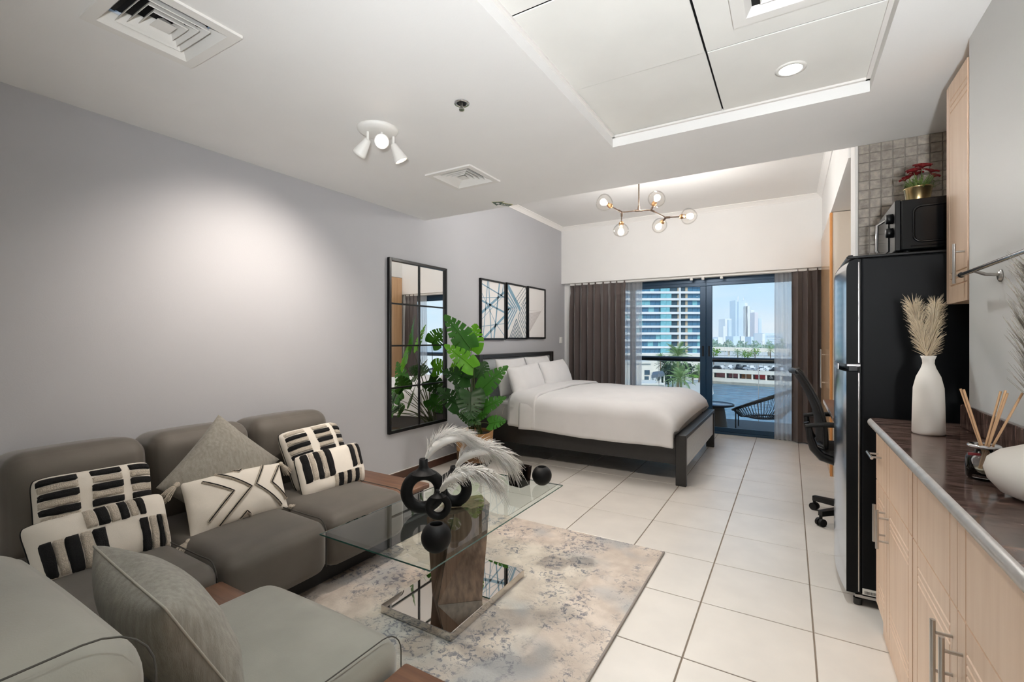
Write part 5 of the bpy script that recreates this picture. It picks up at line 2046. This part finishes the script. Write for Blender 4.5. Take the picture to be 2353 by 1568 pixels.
for k, (b_, t_, wd_, m, sd) in enumerate(leafdef):
    B, T = at(*b_), at(*t_)
    B.x, T.x = max(B.x, -2.93), max(T.x, -2.94)
    dY = (T - B)
    Ln = dY.length
    yv = dY.normalized()
    view = (camp - B).normalized()
    rad_ = V3((B.x - PC.x, B.y - PC.y, 0))
    rad_ = rad_.normalized() if rad_.length > .01 else V3((0, -1, 0))
    if k in (13, 14, 15, 16, 19):
        nrm = V3((-.75, -.75, .45))
    else:
        nrm = view * .75 + V3((0, 0, .65)) + rad_ * .25
    zv = (nrm - yv * nrm.dot(yv)).normalized()
    xv = yv.cross(zv)
    R = Matrix(((xv.x, yv.x, zv.x), (xv.y, yv.y, zv.y), (xv.z, yv.z, zv.z)))
    me = leaf_mesh(Ln * 1.05, wd_, sd, 4 + sd % 2, .2, .22)
    mbw = MB()
    mbw.add([B + R @ V3(p) for p in me.v], me.f, True)
    mbw.v = [(max(p[0], XW + .02), p[1], p[2]) for p in mbw.v]
    lf = obj('leaf', mbw, m, mo)
    root = PC + V3((rnd.uniform(-.06, .06), rnd.uniform(-.06, .06), .295))
    midp = (root + B) / 2 + V3((0, 0, .06)) + (PC + V3((0, 0, .5)) - (root + B) / 2) * .25
    pts = [root * ((1 - f) ** 2) + midp * (2 * f * (1 - f)) + B * (f * f) for f in np.linspace(0, 1, 9)]
    obj('stem', MB().tube(pts, .004, 6, rr=[.0055 - .0025 * f for f in np.linspace(0, 1, 9)]), 'stem_green', lf)
# ------------------------------------------------------------------ the view: canal, quay, towers
mat('water', '#3f6478', .25, vscale=.12, stretch=(1, 2.0, 1), bump=.6, bscale=.22, bdist=1.6, col2='#6d93a6', spec=.22)
mat('stone_white', '#d9d4c9', .8, var=.05, vscale=.4)
mat('stone_grey', '#9c9a90', .9, var=.15, vscale=.5)
mat('asphalt', '#a9a59b', .9, var=.06, vscale=.2)
mat('plaza', '#d0c9bc', .9, var=.06, vscale=.2)
mat('band_white', '#dcdddc', .7)
mat('glass_blue', '#3c7090', .12, var=.25, vscale=.25, spec=.8)
mat('glass_teal', '#74b2bc', .15, var=.12, vscale=.4, spec=.8)
mat('glass_dark', '#3a5260', .2, var=.3, vscale=.5)
mat('beige_wall', '#b9a992', .8)
mat('palm_green', '#7f9a5e', .6, var=.2, vscale=.6, rand=.12)
mat('palm_trunk', '#6b5b49', .9)
mat('tree_dark', '#27402e', .7, var=.3, vscale=.5)
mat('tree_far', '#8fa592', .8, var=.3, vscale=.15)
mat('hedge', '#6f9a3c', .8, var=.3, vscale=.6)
mat('far_glass_hazed', '#d3e2ec', .3, var=.04, vscale=.02)  # far facades: haze put into these pale base colours, besides the haze volume
mat('far_white_hazed', '#eff0f0', .6, var=.03, vscale=.02)
mat('far_pink_hazed', '#e8e1e3', .6)
mat('poster_red', '#b4343a', .6)
mat('poster_tan', '#9a6f4c', .7, var=.4, vscale=.5)
mat('poster_rose', '#8f5a60', .7, var=.3, vscale=.5)
mat('shop_dark', '#34393c', .3)
mat('roof_slate', '#5f6a74', .8)

WZ = EYE - 21.0                                # water level
def yawrot(v):
    c, s = math.cos(YAW), math.sin(YAW)
    return V3((v[0] * c - v[1] * s, v[0] * s + v[1] * c, v[2]))
wtr = obj('canal_water', MB().add([(-260, 12, WZ), (160, 12, WZ), (160, 330, WZ), (-260, 330, WZ)], [(0, 1, 2, 3)]), 'water')
tag(wtr, 'blue rippled canal water below the balcony', 'water', kind='stuff')

# local frame of the far quay: d runs to the right along the bank, g points away from us
qd = V3((.980, -.198, 0))
qg = V3((.198, .980, 0))
Q0 = at(1700, 886, 213.0)
Q0.z = WZ
def q(a, b, z):
    return Q0 + qd * a + qg * b + V3((0, 0, z))
def qbox(mb, a0, a1, b0, b1, z0, z1):
    vs = [q(a, b, z) for z in (z0, z1) for b in (b0, b1) for a in (a0, a1)]
    return mb.add(vs, [(0, 2, 3, 1), (4, 5, 7, 6), (0, 1, 5, 4), (2, 6, 7, 3), (0, 4, 6, 2), (1, 3, 7, 5)])
DK = 21 - 14.7                                  # parking deck above the water
A0, A1 = -40, 60
qy = sroot('quay', Q0)
obj('quay_wall', qbox(MB(), A0, A1, 0, 4, -.5, 1.2), 'stone_grey', qy)
obj('promenade', qbox(MB(), A0, A1, .3, 6, 1.2, 2.6), 'stone_white', qy)
obj('shop_wall', qbox(MB(), A0, A1, 6, 7, 2.6, DK - .9), 'shop_dark', qy)
obj('deck', qbox(MB(), A0, A1, 3.2, 140, DK - .9, DK), 'asphalt', qy)
obj('parapet', qbox(MB(), A0, A1, 2.9, 3.5, DK - 1.3, DK + .45), 'stone_white', qy)
sp_ = 5.75
for k in range(-5, 9):
    a = k * sp_ - 1.4
    obj('column', qbox(MB(), a - .30, a + .30, 3.1, 3.8, 2.6, DK - 1.3), 'stone_white', qy)
    m = {-1: 'poster_rose', 0: 'poster_tan', 1: 'poster_red', 2: 'shop_dark', -2: 'poster_rose', 3: 'glass_dark'}.get(k, 'glass_dark')
    obj('shop_window', qbox(MB(), a + .45, a + sp_ - .45, 5.9, 6.0, 2.9, DK - 1.5), m, qy)
    if k in (-1, 0, 1):
        obj('shop_pier', qbox(MB(), a + sp_ * .38, a + sp_ * .38 + .35, 5.7, 6.05, 2.6, DK - 1.3), 'stone_white', qy)
R3 = Matrix(((qd.x, 0, -qg.x), (qd.y, 0, -qg.y), (0, 1, 0))).to_4x4()
text('shop_sign', '&', q(2 * sp_ - 1.4 + 1.4, 5.85, 3.95), 2.3, 'white_plastic', qy, Matrix(((qd.x, 0, -qg.x, 0), (qd.y, 0, -qg.y, 0), (0, 1, 0, 0), (0, 0, 0, 1))), .02)

# parked cars on the deck
mat('car_white', '#e6e6e6', .3)
mat('car_silver', '#9aa0a6', .3)
mat('car_black', '#16181c', .25)
mat('car_red', '#8c2a26', .3)
mat('car_glass', '#1b242c', .1)
def car_mesh(m, suv=False):
    h = 1.0 if suv else .85
    top = 1.8 if suv else 1.42
    prof = [(-2.25, .35), (-2.25, h), (-1.95 if suv else -1.7, h + .05), (-1.7 if suv else -1.1, top), (.55, top), (1.25, h + .02), (2.2, h - .12), (2.25, .35)]
    mb = MB()
    n = len(prof)
    for w0, w1 in ((.88, -.88),):
        vs = [(x, .88 if z <= h + .1 else .72, z) for x, z in prof] + [(x, -.88 if z <= h + .1 else -.72, z) for x, z in prof]
        mb.add(vs, [(i, (i + 1) % n, n + (i + 1) % n, n + i) for i in range(n)])
        mb.add(vs, [tuple(range(n))[::-1], tuple(range(n, 2 * n))])
    mb.cur = 1
    for s in (-1, 1):
        y0, y1 = s * .885, s * .735
        mb.add([(-1.55 if suv else -1.3, y0 * .985, h + .06), (1.05, y0 * .985, h + .06), (.52, y1 * 1.02, top - .1), (-1.45 if suv else -1.0, y1 * 1.02, top - .1)], [(0, 1, 2, 3) if s < 0 else (3, 2, 1, 0)])
    mb.add([(1.22, -.7, h + .06), (1.22, .7, h + .06), (.62, .62, top - .04), (.62, -.62, top - .04)], [(0, 1, 2, 3)])
    for x in (-1.4, 1.4):
        for s in (-1, 1):
            mb.cyl((x, s * .70, .33), (x, s * .90, .33), .33, n=12)
    return mb.mesh('car', [m, 'car_glass'])
cars = {}
for c_ in ('white', 'silver', 'black', 'red'):
    for s in (False, True):
        cars[(c_, s)] = car_mesh('car_' + c_, s)
r_ = random.Random(12)
ANG = math.atan2(qd.y, qd.x)
bays = []
for row, b in enumerate((7.5, 14, 22, 30)):
    a = -13 + row * 1.3
    while a < 19 + row * 2:
        bays.append((row, a, b))
        a += r_.uniform(2.9, 3.7) if row else r_.uniform(4.9, 5.6)
ORD = ('first', 'second', 'third', 'fourth', 'fifth', 'sixth', 'seventh', 'eighth', 'ninth', 'tenth', 'eleventh', 'twelfth', 'thirteenth', 'fourteenth', 'fifteenth', 'sixteenth', 'seventeenth')
rown = ('front', 'second', 'third', 'fourth')
for i, (row, a, b) in enumerate(bays):
    c_ = r_.choice(('white', 'white', 'white', 'silver', 'black', 'black', 'red' if i % 17 == 3 else 'black'))
    s = r_.random() < .45
    p = q(a, b + r_.uniform(-.4, .4), DK)
    o = mobj('parked_car', cars[(c_, s)], None, p, (0, 0, ANG + (PI / 2 + r_.uniform(-.1, .1) if row else r_.choice((0, PI)) + r_.uniform(-.25, .25))))
    nth = sum(1 for b2 in bays[:i] if b2[0] == row)
    tag(o, '%s %s, %s from the left in the %s row across the canal' % (c_, 'off-roader' if s else 'saloon car', ORD[nth], rown[row]), 'car', 'cars parked on the deck across the canal')
for i in range(16):
    c_ = r_.choice(('white', 'white', 'silver', 'black'))
    p = q(2 + i * 2.5, 76 + r_.uniform(-2, 2), DK)
    o = mobj('parked_car', cars[(c_, i % 2 == 0)], None, p, (0, 0, ANG + PI / 2))
    tag(o, '%s %s, %s from the left parked near the flyover' % (c_, 'off-roader' if i % 2 == 0 else 'saloon car', ORD[i]), 'car', 'cars parked near the flyover')


# palms
def frond_mesh(L_, m='palm_green'):
    mb = MB()
    n = 12
    pts = [V3((L_ * f, 0, L_ * (.42 * f - .62 * f * f))) for f in np.linspace(0, 1, n)]
    mb.tube(pts, .035, 4, rr=[.05 * (1 - .07 * k) for k in range(n)])
    for k in range(2, n):
        for j in range(2):
            f = (k + j * .5) / n
            p = V3((L_ * f, 0, L_ * (.42 * f - .62 * f * f)))
            ll = L_ * .30 * math.sin(PI * (.12 + .8 * f))
            for s in (-1, 1):
                e_ = p + V3((ll * .55, s * ll * .75, -ll * .35))
                mb.add([p + V3((-.05, 0, 0)), p + V3((.07, 0, 0)), e_], [(0, 1, 2)])
    return mb.mesh('frond', m)
frond = frond_mesh(4.3)
frond_s = frond_mesh(4.3, 'tree_dark')
def palm(base, crown, R, label, nf=26, group='palm trees outside the window', fm=frond, joined=False):
    t_ = thing('palm_tree', label, 'palm tree', base, group)
    base, crown = V3(base), V3(crown)
    obj('trunk', MB().tube([base, base * .6 + crown * .4 + V3((.15, 0, 0)), crown], .3, 8, rr=[R * .085, R * .07, R * .065]), 'palm_trunk', t_)
    r = random.Random(int(abs(crown.x * 31 + crown.y)))
    for k in range(nf):
        a = 2 * PI * k * .381966 * 1.0
        el = math.radians(-38 + 112 * (k / nf))
        s = R / 4.3 * r.uniform(.82, 1.05)
        mobj('frond', fm, t_, crown - base, (0, -el, a + r.uniform(-.2, .2)), (s, s, s))
    return t_
GZ = EYE - 16.2
def palm_px(u, v, t_, R, label, **kw):
    c = at(u, v, t_)
    palm((c.x, c.y, min(GZ, c.z - 2)), c, R, label, **kw)
palm_px(1564, 872, 120, 4.3, 'palm tree crown just above the duvet in the window', nf=34)
palm_px(1557, 821, 138, 5.3, 'tall palm tree crossing the black handrail', nf=34)
palm_px(1606, 852, 175, 3.7, 'palm tree beside the middle window stile')
palm_px(1517, 823, 150, 2.2, 'small palm tip left of the tall palm')
palm_px(1527, 838, 165, 4.2, 'dark palm tree behind the cream building', fm=frond_s)
for k, (u, v) in enumerate(((1695, 812), (1711, 814), (1770, 805))):
    palm_px(u, v, 290, 4.0, ('left', 'middle', 'right')[k] + 'most of the small palms near the flyover', nf=18)


def bush(c, R, n, m, name, label, cat, seed, flat=.75, group=None):
    r = random.Random(seed)
    mb = MB()
    c = V3(c)
    for k in range(n):
        d = V3((r.gauss(0, 1), r.gauss(0, 1), r.gauss(0, flat))).normalized()
        p = c + V3((d.x * R, d.y * R, d.z * R * flat)) * r.uniform(.45, 1)
        s = R * r.uniform(.10, .2)
        a, b_ = V3((r.uniform(-1, 1), r.uniform(-1, 1), r.uniform(-1, 1))).normalized() * s, V3((r.uniform(-1, 1), r.uniform(-1, 1), r.uniform(-1, 1))).normalized() * s
        mb.add([p, p + a, p + a + b_, p + b_], [(0, 1, 2, 3)])
    t_ = thing(name, label, cat, (c.x, c.y, c.z - R), group)
    obj('crown', mb, m, t_)['kind'] = 'stuff'
    obj('trunk', MB().cyl((c.x, c.y, min(c.z - R - 1, GZ)), c, .25, n=6), 'palm_trunk', t_)
    return t_
for k, (u, v, t_, R) in enumerate(((1536, 862, 150, 4.0), (1546, 846, 158, 3.6), (1524, 872, 146, 2.2), (1573, 846, 165, 3.2))):
    bush(at(u, v, t_), R, 420, 'tree_dark', 'leafy_tree', 'dark leafy tree in the plaza, ' + ('beneath the tall palm', 'left of the tall palm', 'beside the slate canopy', 'right of the tall palm')[k], 'tree', k)
for k, (u, v, t_, R) in enumerate(((1640, 810, 270, 4.0), (1718, 816, 285, 3.4), (1735, 809, 285, 3.2))):
    bush(at(u, v, t_), R, 220, 'hedge', 'leafy_tree', 'bright green tree near the flyover, ' + ('at the window stile', 'between the small palms', 'left of the lamp posts')[k], 'tree', 20 + k)
hd = bush(at(1592, 865, 170), 2.2, 150, 'hedge', 'clipped_hedge', 'bright green clipped hedge beside the archway', 'hedge', 31, .4)
# far tree belt
r_ = random.Random(5)
mb = MB()
for k in range(1500):
    u = r_.uniform(1600, 1800)
    t_ = r_.uniform(520, 700)
    c = at(u, 790, t_)
    z = EYE - 14.7 + r_.uniform(1, 12.5) * (.7 + .3 * math.sin(u * .2))
    p = V3((c.x, c.y, z))
    s = r_.uniform(1.5, 3.2)
    a, b_ = V3((r_.uniform(-1, 1), r_.uniform(-1, 1), r_.uniform(-1, 1))).normalized() * s, V3((r_.uniform(-1, 1), r_.uniform(-1, 1), r_.uniform(-1, 1))).normalized() * s
    mb.add([p, p + a, p + a + b_, p + b_], [(0, 1, 2, 3)])
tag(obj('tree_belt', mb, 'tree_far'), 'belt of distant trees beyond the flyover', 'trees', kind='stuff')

# ground slabs
gr = sroot('ground_far', at(1700, 800, 380))
ga = at(1700, 800, 340)
obj('park_ground', MB().add([V3((ga.x, ga.y, 0)) + V3((x, y, EYE - 14.75)) for x, y in ((-900, -20), (700, -60), (700, 1500), (-900, 1500))], [(0, 1, 2, 3)]), 'stone_white', gr)
pz = sroot('ground_plaza', at(1540, 890, 120))
vs = [atz(u, v, GZ) for u, v in ((1380, 1010), (1560, 1010), (1640, 905), (1618, 880))] 
far_l, far_r = atz(1380, 832, GZ), atz(1632, 846, GZ)
obj('plaza_ground', MB().add([vs[0], vs[1], vs[2], far_r, far_l], [(0, 1, 2, 3, 4)]), 'plaza', pz)

# flyover
fy = thing('flyover', 'white concrete flyover crossing behind the car park', 'bridge', at(1710, 806, 420))
L0, L1 = at(1560, 798, 430), at(1830, 805, 400)
dirv = (L1 - L0).normalized()
nv_ = V3((-dirv.y, dirv.x, 0))
def fbox(z0, z1, w, a=0, b=None):
    b = (L1 - L0).length if b is None else b
    vs = []
    for z in (z0, z1):
        for s in (-w, w):
            vs += [L0 + dirv * a + nv_ * s + V3((0, 0, z)), L0 + dirv * b + nv_ * s + V3((0, 0, z))]
    return MB().add(vs, [(0, 2, 3, 1), (4, 5, 7, 6), (0, 1, 5, 4), (2, 6, 7, 3), (0, 4, 6, 2), (1, 3, 7, 5)])
obj('deck', fbox(-2.2, 0, 6), 'stone_white', fy)
obj('barrier', fbox(0, 1.0, 6.2), 'stone_white', fy)
for k in range(7):
    a = 10 + k * 16
    p = L0 + dirv * a
    obj('pier', MB().cyl((p.x, p.y, EYE - 14.8), (p.x, p.y, p.z - 2.2), .9, n=12), 'stone_white', fy)
# lamp posts
for k, (u, v, t_) in enumerate(((1665, 790, 240), (1673, 788, 250), (1728, 792, 250), (1752, 786, 250), (1757, 789, 260))):
    c = at(u, v, t_)
    lp = thing('lamp_post', ('first', 'second', 'third', 'fourth', 'fifth')[k] + ' slim lamp post from the window stile', 'lamp post', (c.x, c.y, EYE - 14.7), 'lamp posts at the car park')
    obj('pole', MB().cyl((c.x, c.y, EYE - 14.7), c, .09, n=6), 'stone_white', lp)
    obj('lamp_head', MB().box(c.x - .7, c.x + .7, c.y - .15, c.y + .15, c.z, c.z + .15), 'stone_white', lp)


# big residential tower opposite: facade faces us squarely
TT = 230.0
tw_ = thing('residential_tower', 'white banded glass tower filling the left window pane', 'building', at(1540, 850, TT))
def tbox(name, u0, u1, v0, v1, m, proud=0.0, depth=1.0):
    """block on the tower front between two pixel columns and rows at the tower's distance"""
    t0 = TT - proud
    a, b_ = at(u0, v1, t0), at(u1, v0, t0)
    back = yawrot((0, depth, 0))
    p = [V3((a.x, a.y, a.z)), V3((b_.x, b_.y, a.z)), V3((b_.x, b_.y, b_.z)), V3((a.x, a.y, b_.z))]
    vs = p + [x + back for x in p]
    mb = MB().add(vs, [(0, 1, 2, 3), (7, 6, 5, 4), (0, 4, 5, 1), (1, 5, 6, 2), (2, 6, 7, 3), (3, 7, 4, 0)])
    return obj(name, mb, m, tw_)
FH = 15.75
tbox('core', 1400, 1624, 600, 815, 'glass_dark', -1.6, 20)
r_ = random.Random(8)
for k in range(13):
    vb = 816.5 - FH * k            # floor line
    tbox('floor_band', 1400, 1624, vb - 5, vb, 'band_white', 1.2, 3)
    if vb - 15 < 600:
        break
    top, bot = vb - FH, vb - 5
    # window segments: dark blue, teal bay, dark loggia, right-hand blue
    u = 1404
    while u < 1516:
        w = r_.choice((9, 11, 13))
        tbox('window', u, min(1518, u + w) - .35, top, bot, 'glass_blue' if r_.random() < .8 else 'glass_teal', 0, .4)
        u += w
    bay = 1543 if k % 3 else 1539
    tbox('window', 1518.3, 1530.8, top, bot, 'glass_teal', .9, 1.2)
    tbox('window', 1531.1, bay, top, bot, 'glass_teal', .9, 1.2)
    tbox('window', bay + .4, 1557, top, bot, 'glass_dark', 0, .4)
    tbox('loggia_wall', 1557, 1560.5, top, bot, 'beige_wall', .3, .6)
    tbox('window', 1564.5, 1575, top, bot, 'glass_dark', 0, .4)
    tbox('loggia_wall', 1575, 1580, top, bot, 'beige_wall', .3, .6)
    for a, b_ in ((1580.2, 1591), (1591.4, 1602), (1602.4, 1613), (1613.4, 1624)):
        tbox('window', a, b_, top, bot, 'glass_blue' if r_.random() < .75 else 'glass_teal', 0, .4)
tbox('fin', 1561, 1564.3, 600, 816, 'band_white', 1.4, 2)
tbox('podium', 1400, 1632, 814, 862, 'stone_white', 3, 12)

# low cream building and slate canopy by the plaza
lb_ = thing('cream_building', 'low cream building with roof terrace at the window edge', 'building', at(1480, 880, 95))
def pbox(name, u0, u1, v0, v1, t_, m, depth=4, parent=lb_):
    a, b_ = at(u0, v1, t_), at(u1, v0, t_)
    back = yawrot((0, depth, 0))
    p = [V3((a.x, a.y, a.z)), V3((b_.x, b_.y, a.z)), V3((b_.x, b_.y, b_.z)), V3((a.x, a.y, b_.z))]
    vs = p + [x + back for x in p]
    return obj(name, MB().add(vs, [(0, 1, 2, 3), (7, 6, 5, 4), (0, 4, 5, 1), (1, 5, 6, 2), (2, 6, 7, 3), (3, 7, 4, 0)]), m, parent)
pbox('tower_block', 1420, 1495, 834, 920, 100, 'stone_white', 10)
pbox('parapet', 1420, 1496.5, 831, 836, 99.5, 'stone_white', 11)
pbox('opening', 1481, 1493, 851, 862, 99.9, 'glass_dark', .3)
pbox('opening', 1481, 1491, 865, 880, 99.9, 'glass_dark', .3)
pbox('terrace', 1420, 1526, 884, 925, 92, 'stone_white', 14)
pbox('coping', 1420, 1527, 881.5, 885, 91.5, 'stone_white', 15)
for k in range(5):
    u = 1516.5 - k * 2.4
    pbox('baluster', u, u + 1.0, 874 + k * 1.2, 881.5, 92.5, 'stone_white', .4)
cn = thing('slate_canopy', 'grey slate roofed canopy behind the cream building', 'canopy', at(1512, 862, 140))
mb = MB()
p = [at(1497, 863, 130), at(1527, 858, 130), at(1522, 852, 142), at(1500, 855, 142)]
mb.add(p, [(0, 1, 2, 3)])
mb.add([p[0], p[1], p[1] - V3((0, 0, .8)), p[0] - V3((0, 0, .8))], [(3, 2, 1, 0)])
obj('roof', mb, 'roof_slate', cn)
for u in (1500, 1509, 1518, 1526):
    a = at(u, 862, 131)
    obj('post', MB().cyl((a.x, a.y, GZ), a, .22, n=8), 'stone_white', cn)
archw = thing('stone_archway', 'white stone bridge arch right of the front palm', 'bridge', at(1600, 870, 185))
pbox('wall', 1575, 1625, 843, 875, 186, 'stone_white', 3, archw)
mb = MB()
cA = at(1606, 868, 185.5)
rx_ = yawrot((1, 0, 0))
ring = [cA] + [cA + rx_ * (4.2 * math.cos(a)) + V3((0, 0, 2.6 * math.sin(a))) for a in np.linspace(0, PI, 14)]
mb.add(ring, [(0, i, i + 1) for i in range(1, 14)])
obj('opening', mb, 'black_hole', archw)

# hazy skyline, haze partly in the facade colours
def sky_tower(u0, u1, v0, t_, label, m='far_glass_hazed', spires=(), cap=None, steps=(), name='skyscraper'):
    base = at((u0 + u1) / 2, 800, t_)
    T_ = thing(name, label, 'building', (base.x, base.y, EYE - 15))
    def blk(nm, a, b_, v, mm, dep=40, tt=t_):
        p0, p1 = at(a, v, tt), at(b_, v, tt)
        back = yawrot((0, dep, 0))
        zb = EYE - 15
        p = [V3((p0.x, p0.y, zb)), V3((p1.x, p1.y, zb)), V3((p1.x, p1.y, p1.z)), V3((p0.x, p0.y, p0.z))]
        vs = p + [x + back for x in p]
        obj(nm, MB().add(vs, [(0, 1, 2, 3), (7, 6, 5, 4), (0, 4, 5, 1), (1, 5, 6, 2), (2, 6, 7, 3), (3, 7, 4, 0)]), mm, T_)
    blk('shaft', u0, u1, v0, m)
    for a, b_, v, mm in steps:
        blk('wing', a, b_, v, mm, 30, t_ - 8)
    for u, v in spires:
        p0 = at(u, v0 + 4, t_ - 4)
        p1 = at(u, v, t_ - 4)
        obj('spire', MB().cyl(p0, p1, 2.2, .8, 6), 'far_white_hazed', T_)
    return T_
SKY = 1500
sky_tower(1690, 1708, 690, SKY, 'tallest pale blue skyscraper on the hazy skyline', 'far_glass_hazed', ((1696, 681), (1709, 682)), steps=((1708, 1723, 704, 'far_white_hazed'), (1697, 1712, 691, 'far_glass_hazed'), (1712, 1718, 696, 'far_white_hazed')))
sky_tower(1725, 1733, 713, SKY + 90, 'slim white skyscraper right of the tallest one', 'far_white_hazed')
sky_tower(1734, 1742, 718, SKY + 40, 'pinkish skyscraper on the hazy skyline', 'far_pink_hazed')
sky_tower(1743, 1750, 732, SKY + 140, 'grey blue skyscraper at the end of the cluster', 'far_glass_hazed')
sky_tower(1666, 1681, 733, SKY - 200, 'white stepped tower standing apart on the skyline', 'far_white_hazed', steps=((1662, 1667, 750, 'far_white_hazed'), (1674, 1681, 735, 'far_glass_hazed')))
ob = sky_tower(1756, 1800, 766, 900, 'low white banded office block at the sheer curtain', 'far_glass_hazed', steps=((1752, 1758, 767, 'far_white_hazed'),), name='office_block')
for k in range(5):
    p0, p1 = at(1762, 770 + k * 4.2, 898), at(1800, 771.5 + k * 4.2, 898)
    obj('floor_band', MB().add([p0, V3((p1.x, p1.y, p0.z)), p1, V3((p0.x, p0.y, p1.z))], [(3, 2, 1, 0)]), 'far_white_hazed', ob)
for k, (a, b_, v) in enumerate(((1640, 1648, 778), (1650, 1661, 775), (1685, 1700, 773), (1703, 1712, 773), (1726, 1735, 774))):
    sky_tower(a, b_, v, 1100, ('first', 'second', 'third', 'fourth', 'fifth')[k] + ' small pale block from the stile under the skyline', 'far_white_hazed' if k % 2 else 'far_glass_hazed', name='far_building')

# heat haze between the car park and the skyline
hz = bpy.data.materials.new('haze')
hz.use_nodes = True
ht = hz.node_tree
ht.nodes.clear()
ho = ht.nodes.new('ShaderNodeOutputMaterial')
hv = ht.nodes.new('ShaderNodeVolumeScatter')
hv.inputs['Color'].default_value = (.93, .96, 1.0, 1)
hv.inputs['Density'].default_value = .00016
hv.inputs['Anisotropy'].default_value = .0
ht.links.new(hv.outputs[0], ho.inputs['Volume'])
MATS['haze'] = hz
hb0 = at(1700, 780, 330)
mb = MB()
vs = []
for z in (EYE - 14.5, EYE + 420):
    for (du, t_) in ((-1, 330), (1, 330), (1, 1900), (-1, 1900)):
        p = yawrot((du * 900 + t_ * .30, t_, 0))
        vs.append((p.x, p.y, z))
mb.add(vs, [(3, 2, 1, 0), (4, 5, 6, 7), (0, 1, 5, 4), (1, 2, 6, 5), (2, 3, 7, 6), (3, 0, 4, 7)])
tag(obj('heat_haze', mb, 'haze'), 'pale heat haze hanging before the distant skyline', 'haze', kind='stuff')
